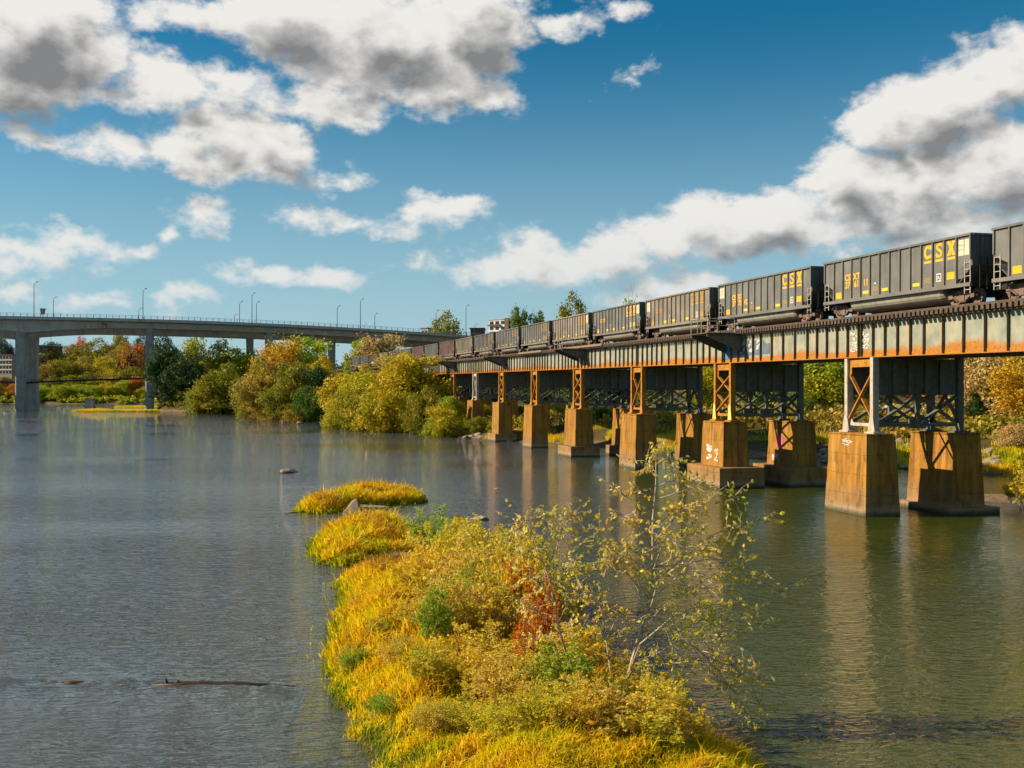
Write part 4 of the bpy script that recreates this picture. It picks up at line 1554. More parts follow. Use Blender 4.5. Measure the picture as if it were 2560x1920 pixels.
def tree_variant(kind, seed):
    """Tree about 12 m tall: (trunk mesh, crown mesh, crown half width, crown top)."""
    r = np.random.default_rng(seed)
    H = 12.0
    mb = MB()
    # crown centre height, radius, lowest foliage, clumps, leaves per clump, leaf size, clump size
    cy, rad, low, nc, per, size, cs = {
        'round': (.50, 5.0, .07, 90, 125, .26, .27), 'oval': (.52, 4.0, .06, 80, 120, .26, .28), 'wide': (.48, 6.0, .08, 104, 130, .26, .25),
        'column': (.48, 2.4, .03, 60, 110, .24, .34), 'bare': (.56, 5.6, .20, 70, 22, .22, .26), 'bush': (.40, 6.6, .0, 96, 130, .32, .27), 'open': (.58, 4.6, .18, 54, 80, .27, .26)}[kind]
    lump = [(r.normal(size=3), r.uniform(0, 6.28), r.uniform(1.5, 3.2)) for _ in range(4)]

    def envelope(d):
        k = 1.0
        for v, ph, fr in lump:
            k += .19 * math.sin(fr * float(np.dot(d, v)) + ph)
        return k
    top = Vector((r.normal() * .3, r.normal() * .3, H * (cy + .22)))
    if kind == 'bush':
        for k in range(6):
            limb(mb, (r.normal() * .7, r.normal() * .7, -.3), (r.normal() * 2.4, r.normal() * 2.4, H * .55), .15, .05, r)
    else:
        limb(mb, (0, 0, -1.2), top, .30, .13, r, .05, 6, 8)
    cents, rads = [], []
    for i in range(nc):
        z = -1 + 2 * (i + .5) / nc
        az = i * 2.39996 + r.uniform(-.35, .35)
        d = np.array([math.sqrt(1 - z * z) * math.cos(az), math.sqrt(1 - z * z) * math.sin(az), z])
        k = envelope(d) * (r.uniform(.35, .9) ** .5 if i % 4 else r.uniform(.2, .6))
        if kind == 'column':
            taper = 1.0 - .62 * max(0, z)
        elif kind == 'bush':
            taper = 1.0
        else:
            taper = 1.0 - .12 * max(0, -z)
        up = H * (1 - cy) if z > 0 else H * (cy - low)
        c = np.array([d[0] * rad * k * taper * .84, d[1] * rad * k * taper * .84, H * cy + d[2] * up * k * .90])
        cents.append(c)
        rads.append(rad * cs * r.uniform(.65, 1.25))
        if kind != 'bush' and i % (2 if kind in ('bare', 'open') else 4) == 0:
            f = min(.95, max(.18, (c[2] / H - .12) / max(.2, cy + .2)))
            st = Vector((0, 0, -1.2)).lerp(top, min(.96, .25 + f * .62))
            limb(mb, st, c, .13, .03, r, .14, 5, 5)
            if kind in ('bare', 'open'):
                for j in range(5):
                    e = Vector(c) + Vector(r.normal(size=3)) * rad * .3
                    limb(mb, st.lerp(Vector(c), r.uniform(.4, .9)), e, .05, .015, r, .15, 3, 4)
    cents, rads = np.array(cents), np.array(rads)
    v, f = leaves(cents, rads, per, size, r)
    # loose strays soften the outline
    v2, f2 = leaves(cents, rads * 1.75, max(3, per // 5), size * .85, r)
    v = np.concatenate([v, v2]); f = np.concatenate([f, f2 + len(f) * 4])
    v[:, 2] = np.maximum(v[:, 2], .05)
    crown = mesh_np('crown_' + kind, v, f, [LEAF['olive']])
    trunk = mb.mesh('trunk_' + kind, M_BARK, smooth=True)
    hw = np.percentile(np.hypot(v[:, 0], v[:, 1]), 95)
    ht = np.percentile(v[:, 2], 99.3)
    return trunk, crown, hw, ht


TV = {}
for kd, n in (('round', 3), ('oval', 2), ('wide', 3), ('column', 1), ('bare', 2), ('bush', 3), ('open', 1)):
    TV[kd] = [tree_variant(kd, 100 + 17 * i + len(kd)) for i in range(n)]


def tree(x, yt, w, z, kind, col, label, group=None, name='tree', cat='tree', var=None, ground=None, bark=None):
    """Tree whose crown tops out at photo row yt and spans w pixels around column x, at distance z."""
    X = (x - CX) / F * z
    g = gh(X, z) if ground is None else ground
    top = CAMH + (CY - yt) / F * z
    h = max(1.0, top - g)
    k = (int(x) * 7 + int(z)) if var is None else var
    tr, cr, hw, ht = TV[kind][k % len(TV[kind])]
    sw = (w / 2) / F * z / hw
    sh = h / ht
    o = empty(name, (X, z, g - .05), (0, 0, (k * 1.7) % 6.28))
    tag(o, label, cat, group)
    link('trunk', tr, o, scale=(sw, sw, sh), mat=bark)
    link('crown', cr, o, scale=(sw, sw, sh), mat=LEAF[col])
    return o


BANK = 'trees along the far bank'
HILL = 'trees on the far hillside'
BEHIND = 'trees behind the viaduct'
TREES = [
    # x, top row, width, distance, kind, colour, label, group
    (412, 866, 97, 404, 'oval', 'dark', 'dense dark green tree at the water right of the slender bridge pier', BANK),
    (470, 884, 120, 399, 'round', 'dark', 'lower rounded dark green tree at the water left of the olive crowns', BANK),
    (405, 835, 81, 640, 'round', 'bluegreen', 'blue-green tree peeping over the dark tree beside the slender pier', HILL),
    (480, 846, 92, 500, 'open', 'yellowgreen', 'loose yellow-green tree rising behind the dark trees to the bridge soffit', BANK),
    (560, 858, 130, 470, 'round', 'yellowgreen', 'wide olive tree below the highway deck between two bridge piers', BANK),
    (620, 880, 97, 440, 'round', 'yellowgreen', 'olive tree in front of the pale sunlit bridge columns', BANK),
    (556, 918, 147, 345, 'round', 'olive', 'domed olive tree leaning over the river in mid-bank', BANK),
    (515, 968, 103, 352, 'bush', 'olive', 'low olive thicket touching the water below the domed olive tree', BANK),
    (615, 944, 124, 316, 'open', 'olive', 'olive thinning tree right of the domed olive tree', BANK),
    (700, 856, 150, 305, 'wide', 'amber', 'broad orange-tinged tree crossing the highway fascia', BANK),
    (768, 850, 150, 312, 'round', 'lime', 'bright yellow-green crown beside the orange-tinged tree', BANK),
    (664, 900, 129, 282, 'round', 'russet', 'russet tree in front of the orange-tinged crown', BANK),
    (745, 905, 138, 272, 'open', 'olive', 'see-through olive tree with dark limbs under the bright yellow-green crown', BANK),
    (806, 896, 80, 290, 'round', 'gold', 'small golden crown under the right end of the highway bridge', BANK),
    (800, 922, 87, 268, 'oval', 'dark', 'dark green gap-filling tree left of the big yellow thicket', BANK),
    (772, 968, 83, 256, 'bush', 'green', 'bright green vine-covered bush left of the big yellow thicket', BANK),
    (700, 952, 126, 268, 'round', 'olive', 'gold-olive rounded tree low on the middle bank', BANK),
    (640, 985, 103, 305, 'bush', 'olive', 'olive scrub at the water below the russet-tinged tree', BANK),
    (748, 1026, 80, 258, 'bush', 'russet', 'low rusty shrub at the waterline of the middle bank', BANK),
    (690, 1018, 92, 278, 'bush', 'russet', 'russet scrub at the waterline left of the rusty shrub', BANK),
    (945, 838, 150, 330, 'open', 'tan', 'pinkish tan tree standing in front of the highway fascia', BANK),
    (905, 850, 69, 335, 'oval', 'lime', 'slim bright yellow-green tree left of the pinkish tan tree', BANK),
    (1024, 888, 198, 200, 'round', 'gold', 'huge round golden-olive tree at the end of the viaduct', BANK),
    (918, 918, 161, 212, 'round', 'gold', 'golden tree leaning left of the huge round one', BANK),
    (858, 936, 126, 226, 'oval', 'gold', 'olive-gold tree at the left end of the yellow thicket', BANK),
    (850, 995, 92, 214, 'bush', 'gold', 'low golden bush at the left foot of the yellow thicket', BANK),
    (975, 965, 161, 192, 'bush', 'gold', 'wide golden bush filling the foot of the huge round tree', BANK),
    (905, 985, 126, 205, 'bush', 'olive', 'olive bush between the golden bushes at the water', BANK),
    (1058, 975, 85, 184, 'bush', 'olive', 'shadowy olive bush under the right side of the huge round tree', BANK),
    (1135, 992, 64, 176, 'oval', 'yellowgreen', 'small yellow-green tree below the last visible span', BANK),
    (1112, 1018, 92, 170, 'bush', 'gold', 'golden waterside bush left of the last leaning pier', BANK),
    (1080, 1052, 51, 174, 'bush', 'green', 'small vivid green clump at the water left of the piers', BANK),
    (1206, 1012, 54, 182, 'oval', 'yellowgreen', 'yellow-green sapling between the two farthest piers', BANK),
    (1196, 1042, 50, 168, 'bush', 'olive', 'olive scrub at the water between the two farthest piers', BANK),
    (1300, 1012, 56, 180, 'oval', 'yellowgreen', 'yellow-green tree between the fifth and sixth piers', BEHIND),
    (1392, 1004, 54, 178, 'oval', 'lime', 'bright leafy tree behind the gap left of the stepped pier', BEHIND),
    (1512, 1018, 60, 160, 'oval', 'green', 'leaning green tree between the stepped pier and the plain pier', BEHIND),
    (1664, 1024, 52, 158, 'bush', 'dark', 'dark green bush in the gap right of the plain pier', BEHIND),
    (1160, 930, 110, 240, 'round', 'dark', 'dark tree under the last spans beyond the golden thicket', BEHIND),
    (1255, 926, 110, 250, 'round', 'dark', 'dark tree mass behind the fourth bay from the thicket', BEHIND),
    (1350, 922, 110, 240, 'round', 'dark', 'dark tree behind the slim double-braced tower', BEHIND),
    (1445, 918, 110, 230, 'round', 'green', 'green shaded tree behind the middle towers', BEHIND),
    (1540, 914, 110, 225, 'round', 'dark', 'dark tree behind the tower on the plain pier', BEHIND),
    (1640, 905, 110, 220, 'round', 'green', 'shaded green tree right of the tower on the plain pier', BEHIND),
    (1775, 880, 130, 185, 'round', 'gold', 'golden tree glimpsed left of the graffitied tower', BEHIND),
    (1900, 900, 130, 200, 'round', 'green', 'green tree behind the bracing of the graffitied tower', BEHIND),
    (2050, 858, 170, 165, 'round', 'yellowgreen', 'glossy yellow-green tree filling the bay between the two nearest towers', BEHIND),
    (2010, 990, 90, 150, 'bush', 'green', 'dark green bush at the foot of the glossy yellow-green tree', BEHIND),
    (2180, 940, 130, 260, 'round', 'olive', 'olive tree behind the bracing of the nearest tower', BEHIND),
    (2300, 930, 120, 255, 'round', 'orange', 'orange-brown tree seen through the nearest tower', BEHIND),
    (2395, 870, 170, 170, 'wide', 'brown', 'russet tree right behind the nearest tower', BEHIND),
    (2500, 850, 260, 128, 'wide', 'tan', 'large tan-leaved tree filling the bay at the right edge', BEHIND),
    (2590, 880, 220, 112, 'wide', 'amber', 'amber tree half outside the right edge behind the girder', BEHIND),
    (2438, 984, 74, 118, 'column', 'dark', 'small dark evergreen in front of the large tan tree', BEHIND),
    (2486, 1040, 90, 112, 'bush', 'yellowgreen', 'yellow-green bush right of the small dark evergreen', BEHIND),
    (2425, 1050, 50, 116, 'bush', 'lime', 'low lime bush below the small dark evergreen', BEHIND),
    (2545, 1060, 90, 100, 'bush', 'tan', 'tan bush on the rubble bank at the right edge', BEHIND),
    (1110, 788, 98, 520, 'round', 'olive', 'olive and rust tree standing above the highway bridge', 'trees above the skyline'),
    (1302, 774, 56, 440, 'oval', 'green', 'taller left half of the bright green pair above the train', 'trees above the skyline'),
    (1342, 784, 52, 442, 'oval', 'green', 'lower right tree of the bright green pair above the train', 'trees above the skyline'),
    (1434, 745, 94, 430, 'round', 'olive', 'round sunlit tree standing alone above the train roofs', 'trees above the skyline'),
    (1580, 752, 60, 430, 'open', 'lime', 'yellow-green tree tip barely showing above the fifth car', 'trees above the skyline'),
    (198, 846, 43, 860, 'round', 'red', 'scarlet crown on the skyline of the far hillside', HILL),
    (242, 852, 108, 830, 'round', 'olive', 'olive crown right of the scarlet one', HILL),
    (278, 872, 68, 845, 'round', 'bluegreen', 'blue-green crown at the middle of the far skyline', HILL),
    (298, 835, 59, 880, 'open', 'olive', 'airy tree poking over the skyline left of the slender pier', HILL),
    (328, 858, 108, 740, 'bare', 'orange', 'half-bare dark-limbed tree with rusty leaves beside the slender pier', HILL),
    (300, 858, 89, 800, 'round', 'russet', 'orange crown behind the half-bare tree', HILL),
    (352, 864, 49, 800, 'round', 'red', 'coral red crown against the slender pier', HILL),
    (355, 844, 59, 900, 'round', 'bluegreen', 'distant blue-green crown above the coral red one', HILL),
    (262, 894, 73, 740, 'round', 'gold', 'deep golden crown on the lower far hillside', HILL),
    (150, 872, 108, 800, 'round', 'olive', 'olive crown right of the red brick block', HILL),
    (178, 864, 62, 830, 'round', 'brown', 'brown crown below the scarlet one', HILL),
    (132, 858, 62, 900, 'round', 'bluegreen', 'dark blue-green crown on the skyline beside the brick block', HILL),
    (215, 894, 122, 750, 'wide', 'russet', 'pale russet tree in the middle of the far slope', HILL),
    (170, 902, 108, 740, 'wide', 'olive', 'olive tree low on the far slope', HILL),
    (120, 907, 81, 730, 'round', 'russet', 'dull russet shrub tree below the brick block', HILL),
    (330, 922, 89, 700, 'round', 'olive', 'olive tree under the footbridge end at the slender pier', HILL),
    (285, 927, 89, 700, 'round', 'gold', 'golden tree under the middle of the footbridge', HILL),
    (235, 932, 81, 700, 'round', 'olive', 'olive tree under the walkers on the footbridge', HILL),
    (185, 941, 89, 695, 'round', 'olive', 'dull olive tree under the left half of the footbridge', HILL),
    (135, 941, 81, 695, 'round', 'olive', 'olive tree under the footbridge next to the massive pier', HILL),
    (340, 942, 46, 668, 'oval', 'orange', 'vivid orange bush by the foot of the slender pier', HILL),
    (312, 951, 62, 668, 'bush', 'yellowgreen', 'yellow-green bush left of the vivid orange one', HILL),
    (360, 964, 54, 664, 'bush', 'gold', 'golden bush touching the foot of the slender pier', HILL),
    (278, 961, 68, 664, 'bush', 'gold', 'gold bush on the far shore behind the grass shoal', HILL),
    (240, 964, 68, 664, 'bush', 'yellowgreen', 'pale yellow-green bush right of the old stub pier', HILL),
    (205, 962, 68, 664, 'bush', 'lime', 'lime bush behind the old stub pier', HILL),
    (165, 964, 68, 664, 'bush', 'yellowgreen', 'yellow-green bush left of the old stub pier', HILL),
    (128, 966, 68, 664, 'bush', 'lime', 'lime bush midway between the massive pier and the stub pier', HILL),
    (98, 964, 59, 664, 'bush', 'yellowgreen', 'yellow bush against the massive bridge pier', HILL),
    (12, 844, 68, 860, 'round', 'bluegreen', 'blue-green tree above the cream building', HILL),
    (-15, 842, 54, 880, 'round', 'olive', 'olive tree cut by the left edge above the cream building', HILL),
    (14, 944, 68, 690, 'bush', 'brown', 'rusty scrub below the cream building', HILL),
    (30, 958, 54, 676, 'bush', 'orange', 'orange scrub against the left side of the massive pier', HILL),
    (-20, 956, 68, 676, 'bush', 'gold', 'golden scrub at the left edge of the far shore', HILL),
]
for t in TREES:
    tree(*t[:8])


# the far woods behind everything read as one mass
def far_woods():
    r = np.random.default_rng(5)
    c, rd = [], []
    for k in range(520):
        a = r.uniform(-.72, .78)
        d = r.uniform(960, 1500)
        x, y = math.tan(a) * d, d
        if -80 < (x / y * F) < 60 and False:
            continue
        g = gh(x, y)
        if g < 0.5:
            continue
        h = r.uniform(9, 14) if x < 0 else r.uniform(8, 11)
        for j in range(4):
            c.append((x + r.normal() * 5, y + r.normal() * 5, g + h * r.uniform(.35, .8)))
            rd.append(r.uniform(3.5, 6))
    v, f = leaves(c, rd, 22, 2.1, r)
    o = link('distant_woods', mesh_np('distant_woods', v, f, [LEAF['bluegreen']]))
    tag(o, 'hazy blue-green woods closing the horizon behind the far hillside', 'woods', kind='stuff')


far_woods()


def scrub(name, label, cat, pts, mat, seed, per=26, size=.4):
    """A continuous belt of uncountable scrub: leaf clumps on the ground at the given (x, y, height)."""
    r = np.random.default_rng(seed)
    c, rd = [], []
    for (x, y, h) in pts:
        g = gh(x, y)
        if g < .12:
            continue
        for j in range(3):
            c.append((x + r.normal() * h * .3, y + r.normal() * h * .3, g + h * r.uniform(.15, .75)))
            rd.append(h * r.uniform(.3, .5))
    v, f = leaves(np.array(c), np.array(rd), per, size, r)
    o = link(name, mesh_np(name, v, f, [mat]))
    tag(o, label, cat, kind='stuff')


def belt(i0, i1, step, inland, hmin, hmax, seed):
    r = np.random.default_rng(seed)
    seg = SHORE[i0:i1]
    ln = np.concatenate([[0], np.cumsum(np.hypot(*np.diff(seg, axis=0).T))])
    out = []
    for u in np.arange(0, ln[-1], step):
        x, y = np.interp(u, ln, seg[:, 0]), np.interp(u, ln, seg[:, 1])
        k = max(0, min(len(seg) - 2, np.searchsorted(ln, u) - 1))
        t = seg[k + 1] - seg[k]
        t = t / np.hypot(*t)
        n = np.array([t[1], -t[0]])
        for d in inland:
            out.append((x + n[0] * (d + r.normal()) + r.normal(), y + n[1] * (d + r.normal()) + r.normal(), r.uniform(hmin, hmax)))
    return out


scrub('bank_scrub', 'low brown and olive scrub along the waterline under the bank trees', 'scrub', belt(10, 20, 1.6, (1.5, 4, 8), .8, 2.2, 1), LEAF['olive'], 1, 20, .34)
scrub('bank_thicket', 'shadowy russet thicket on the ground behind the viaduct piers', 'thicket', belt(5, 12, 2.2, (12, 18, 26, 36, 50, 70), 1.2, 3.4, 2), LEAF['russet'], 2, 22, .42)
_r = np.random.default_rng(9)
scrub('hillside_scrub', 'rusty and olive undergrowth clothing the far hillside', 'undergrowth',
      [(x, y, _r.uniform(3, 7.5)) for x, y in zip(_r.uniform(-420, -120, 330), _r.uniform(664, 900, 330))], LEAF['russet'], 3, 30, 1.3)
scrub('shore_scrub', 'yellow-green reeds and scrub fringing the far shore', 'scrub', belt(20, 27, 4.5, (1.5, 4, 9), 2.6, 5.0, 4)[:400], LEAF['yellowgreen'], 4, 26, .9)


# ------------------------------------------------------------------ bank details
def rock(loc, sx, sy, sz, label, seed, cat='rock', name='river_rock', mat=None, group=None):
    r = np.random.default_rng(seed)
    key = ('rock', seed % 6)
    import bmesh
    if key not in MESHES:
        bm = bmesh.new()
        bmesh.ops.create_icosphere(bm, subdivisions=3, radius=1)
        rr = np.random.default_rng(seed % 6 + 40)
        dirs = rr.normal(size=(9, 3))
        dirs /= np.linalg.norm(dirs, axis=1, keepdims=True)
        cut = rr.uniform(.55, .9, 9)
        for v in bm.verts:
            for d, c in zip(dirs, cut):
                e = v.co.dot(Vector(d)) - c
                if e > 0:
                    v.co -= Vector(d) * e * .9
            v.co *= 1 + .05 * math.sin(7 * v.co.x + 3 * v.co.y) * math.cos(5 * v.co.z)
        me = bpy.data.meshes.new('rock')
        bm.to_mesh(me)
        bm.free()
        me.materials.append(M_ROCK)
        MESHES[key] = me
    o = link(name, MESHES[key], None, loc, (r.uniform(-.15, .15), r.uniform(-.15, .15), r.uniform(0, 6.28)), (sx, sy, sz))
    if label:
        tag(o, label, cat, group)
    return o


x, y = on_water(729, 1181)
rock((x, y, .02), 1.35, .75, .32, 'flat pale boulder alone in open water beyond the grass islets', 1)
x, y = on_water(1198, 1298)
rock((x, y, .0), .95, .5, .22, 'low brown rock awash right of the two grass islets', 2)
link_ = None
x, y = on_water(884, 1283)


def wedge_rock():
    b = MB()
    b.add([(-.75, -.3, -.1), (.45, -.45, -.1), (.6, .5, -.1), (-.5, .5, -.1), (.18, .05, .92), (-.1, .15, .8)],
          [(0, 1, 2, 3), (0, 1, 4), (1, 2, 4), (2, 5, 4), (2, 3, 5), (3, 0, 5), (0, 4, 5)])
    o = link('pointed_rock', b.mesh('pointed_rock', M_ROCK), None, (x, y, 0))
    tag(o, 'pointed grey wedge rock in front of the farther grass islet', 'rock')


wedge_rock()


def slab(loc, L, W, Hh, yaw, tilt, label, mat=M_DRIFT, name='stone_slab', cat='rock'):
    b = MB()
    b.prism([(-L / 2, -W * .3), (-L * .2, -W / 2), (L * .3, -W * .45), (L / 2, -W * .1), (L * .42, W * .4), (-.1, W / 2), (-L * .4, W * .42)], 'z', 0, Hh)
    o = link(name, b.mesh(name, mat), None, loc, (tilt, .06, yaw))
    tag(o, label, cat)


x, y = on_water(918, 1274); slab((x, y, .02), 2.6, .9, .22, .15, .05, 'flat brown stone slab right of the pointed rock', M_ROCK)
x, y = on_water(985, 1398); slab((x, y, .05), 2.0, .7, .22, -.1, .08, 'upper reddish stone slab at the foot of the nearer grass islet', M_ROCK)
x, y = on_water(975, 1412); slab((x, y, .0), 1.9, .6, .2, .2, -.05, 'lower flat stone slab at the foot of the nearer grass islet', M_ROCK)


def log_thing(name, pts, rad, label, mat=M_LOG, cat='log', stubs=()):
    b = MB().tube(pts, rad, 9)
    for p, q, r_ in stubs:
        b.tube([p, q], [r_, r_ * .6], 6)
    o = link(name, b.mesh(name, mat, smooth=True), None)
    tag(o, label, cat)


a = on_water(330, 1712); b_ = on_water(770, 1716)
log_thing('sunken_log', [(a[0], a[1], -.09), (a[0] * .7 + b_[0] * .3, a[1] + .02, -.01), (a[0] * .4 + b_[0] * .6, a[1] + .03, -.02), (b_[0], b_[1], -.08)], [.08, .10, .10, .07],
          'long dark log lying awash across the riffle', stubs=[((a[0] + .9, a[1], .05), (a[0] + .87, a[1] - .02, .17), .035), ((a[0] + 1.15, a[1], .05), (a[0] + 1.2, a[1], .12), .04)])


def ledge():
    """Low wet rock sill continuing the log's line to the left."""
    p0, p1 = on_water(-60, 1700), on_water(345, 1708)
    r = np.random.default_rng(4)
    b = MB()
    n = 26
    prev = None
    pts = []
    for i in range(n + 1):
        t = i / n
        x, y = p0[0] + (p1[0] - p0[0]) * t, p0[1] + (p1[1] - p0[1]) * t + .10 * math.sin(9 * t) + r.normal() * .03
        pts.append((x, y, -.030 + .012 * r.normal()))
    b.tube(pts, [.06 + .012 * abs(r.normal()) for _ in pts], 7)
    o = link('rock_sill', b.mesh('rock_sill', M_LOG, smooth=True))
    tag(o, 'thin dark sill awash running from the left edge to the log', 'rock')


ledge()


def riffle():
    """Low standing wavelets where the current slides over the sunken log."""
    nx, ny = 330, 90
    X, Y = np.meshgrid(np.linspace(-14.5, -4.6, nx), np.linspace(23.4, 27.6, ny))
    cl = 26.15 + .22 * np.sin(X * .55 + 1) - .10 * (X + 9)         # line of the crest
    d = Y - cl
    env = np.exp(-(d / .55) ** 2) + .55 * np.exp(-((d + .75) / .40) ** 2) + .4 * np.exp(-((d - .7) / .35) ** 2)
    ends = sstep(X, -14.5, -13.0) * (1 - sstep(X, -6.0, -4.7))
    Z = .10 * np.exp(-(d / .12) ** 2) + .06 * np.exp(-((d + .42) / .12) ** 2) + .03 * np.exp(-((d - .40) / .10) ** 2)
    Z = Z + .034 * np.sin(d * 17 + 2.2 * np.sin(X * 1.9) + X * 2.3) * env + .02 * vnoise(X * 1.0, Y * 2.2, .22, 7) * env
    Z = Z * ends * (.55 + .45 * vnoise(X, Y, .8, 3)) + .012 * env * ends - .010
    f = np.arange(nx * ny).reshape(ny, nx)
    q = np.stack([f[:-1, :-1], f[:-1, 1:], f[1:, 1:], f[1:, :-1]], -1).reshape(-1, 4)
    keep = Z.ravel()[q].max(1) > -.002
    o = link('water_riffle', mesh_np('water_riffle', np.stack([X, Y, Z], -1).reshape(-1, 3), q[keep], [M_WATER], smooth=True))
    o['kind'] = 'structure'


riffle()
x, y = on_water(735, 1283)
log_thing('drift_branch', [(x - .6, y, .03), (x + .1, y, .07), (x + .9, y + .1, .04)], [.03, .06, .05], 'thin driftwood branch at the left tip of the farther grass islet', M_DRIFT, 'branch')


# rubble along the right bank: the large stones one by one
def rubble():
    r = np.random.default_rng(12)
    groups = [((30, 47), (95, 112), 70), ((14, 26), (118, 138), 60), ((-12, 2), (155, 172), 40), ((-60, -20), (188, 285), 60)]
    n = 0
    base = {}
    for gi, (xr, yr, cnt) in enumerate(groups):
        root = empty('rubble_bank', ((xr[0] + xr[1]) / 2, (yr[0] + yr[1]) / 2, 0))
        tag(root, ['pale rubble stones on the bank at the right edge under the tan tree', 'brown rubble stones on the bank behind the plain pier', 'dark rubble stones at the foot of the farthest piers',
                   'stony strip along the water below the yellow thicket'][gi], 'rubble')
        k = 0
        while k < cnt:
            x, y = r.uniform(*xr), r.uniform(*yr)
            d = float(sd_land(np.array([x]), np.array([y]))[0])
            if not (-.5 < d < (9 if gi == 0 else 5)):
                if r.uniform() < .97:
                    continue
            g = gh(x, y)
            s = r.uniform(.25, .75)
            o = rock((x - root.location.x, y - root.location.y, max(g, 0) + s * .15), s * 1.3, s, s * .65, None, int(r.integers(0, 60)), name='stone')
            o.parent = root
            k += 1


rubble()


def drift_timber(x, y, z, L, yaw, label):
    X = (x - CX) / F * z
    g = gh(X, z)
    b = MB().tube([(-L / 2, 0, .2), (0, .1, .3), (L / 2, 0, .22)], [.16, .2, .12], 8).tube([(L * .2, 0, .3), (L * .34, .4, .9)], [.08, .03], 5)
    o = link('drift_log', b.mesh('drift_log', M_DRIFT, smooth=True), None, (X, z, max(0, g)), (0, 0, yaw))
    tag(o, label, 'log')


drift_timber(2230, 0, 104, 5, .2, 'pale flood log on the bank between the two nearest piers')
drift_timber(1965, 0, 112, 6, -.1, 'long pale flood log on the bank behind the graffitied pier')
drift_timber(1650, 0, 131, 4, .4, 'short flood log among the brown rubble')


# parked cars behind the viaduct
def parked_car(x, z, yaw, mat, label):
    X = (x - CX) / F * z
    g = gh(X, z)
    o = empty('parked_car', (X, z, g), (0, 0, yaw))
    tag(o, label, 'car', 'cars parked behind the viaduct')
    body = MB().prism([(-2.1, .35), (-2.15, .75), (-1.9, .92), (-1.25, .98), (-.6, 1.42), (.9, 1.45), (1.6, 1.0), (2.1, .92), (2.2, .55), (2.15, .35)], 'y', -.85, .85)
    bo = link('body', body.mesh('body', mat), o)
    bv = bo.modifiers.new('soft', 'BEVEL'); bv.width = .07; bv.segments = 2
    link('side_window', MB().prism([(-1.05, 1.0), (-.55, 1.35), (.1, 1.37), (.1, 1.0)], 'y', -.865, -.852).mesh('side_window', M_GLASS), o)
    link('side_window', MB().prism([(.2, 1.0), (.2, 1.37), (.85, 1.37), (1.35, 1.02)], 'y', -.865, -.852).mesh('side_window', M_GLASS), o)
    for xx in (-1.3, 1.35):
        for yy in (-.8, .8):
            w = link('wheel', MB().tube([(xx, yy - .1, .33), (xx, yy + .1, .33)], .33, 14).mesh('wheel', M_TYRE), o)
            link('rim', MB().tube([(xx, yy - .115, .33), (xx, yy - .102, .33)], .2, 10).mesh('rim', M_CONC), w)


parked_car(2225, 215, .1, M_CARBODY, 'silver car seen through the left bracing of the nearest tower')
parked_car(2265, 222, -.1, M_CARBODY2, 'dark blue car seen through the centre of the nearest tower')
parked_car(2330, 218, .2, M_CARBODY, 'silver car seen through the right bracing of the nearest tower')
parked_car(2412, 210, .0, M_CARBODY, 'silver car just right of the nearest tower beside the small evergreen')

# old masonry stub pier on its shoal
p1 = on_water(163, 1026)
st = MB().frustum((-1.9, 1.9, -1.6, 1.6), (-1.45, 1.45, -1.2, 1.2), -1, 4.6).frustum((-1.6, 1.6, -1.35, 1.35), (-1.6, 1.6, -1.35, 1.35), 4.602, 5.0)
o = link('stub_pier', st.mesh('stub_pier', M_CONC_DARK), None, (-164, 398, 0))
tag(o, 'squat dark remnant of an old pier on a grassy shoal by the massive bridge pier', 'old pier')


# ------------------------------------------------------------------ grass islets
def grass_mat():
    m, N, out = material('river_grass')
    a = N.n('Attribute', attribute_name='tone').outputs['Fac']
    r = N.n('NewGeometry').outputs['Random Per Island']
    v = N.m('ADD', a, N.m('MULTIPLY', N.m('SUBTRACT', r, .5), .34))
    col = N.ramp(v, [(0.0, (.14, .22, .008)), (0.20, (.44, .46, .008)), (0.38, (.86, .70, .010)), (0.62, (.88, .61, .012)), (0.82, (.68, .38, .018)), (1.0, (.40, .21, .03))])
    d = N.n('BsdfPrincipled', {'Base Color': col, 'Roughness': 0.6, 'Specular IOR Level': 0.2})
    t = N.n('BsdfTranslucent', {'Color': col})
    mx = N.n('MixShader', {0: .48, 1: d.outputs[0], 2: t.outputs[0]})
    N.t.links.new(mx.outputs[0], out.inputs[0])
    return m


M_GRASS = grass_mat()


def mud_mat():
    m, N, out = material('islet_mud')
    geo = N.n('NewGeometry').outputs['Position']
    n = N.noise(geo, 2.5, 5, .6)
    c = N.ramp(n, [(0.3, (.05, .038, .018)), (.6, (.12, .085, .035)), (.8, (.19, .14, .06))])
    principled(N, out, c, .95, 0, n, .05, .6, .2)
    return m


M_MUD = mud_mat()


def poly_sd(poly, x, y):
    p = np.stack([x, y], -1)
    best = np.full(x.shape, 1e18)
    ins = np.zeros(x.shape, bool)
    n = len(poly)
    for i in range(n):
        a, b = poly[i], poly[(i + 1) % n]
        ab = b - a
        t = np.clip(((p - a) @ ab) / (ab @ ab), 0, 1)
        d = p - a - t[..., None] * ab
        best = np.minimum(best, (d ** 2).sum(-1))
        c = ((a[1] > y) != (b[1] > y))
        with np.errstate(divide='ignore', invalid='ignore'):
            xi = a[0] + (y - a[1]) / (b[1] - a[1]) * ab[0]
        ins ^= c & (x < xi)
    return np.sqrt(best) * np.where(ins, 1, -1)


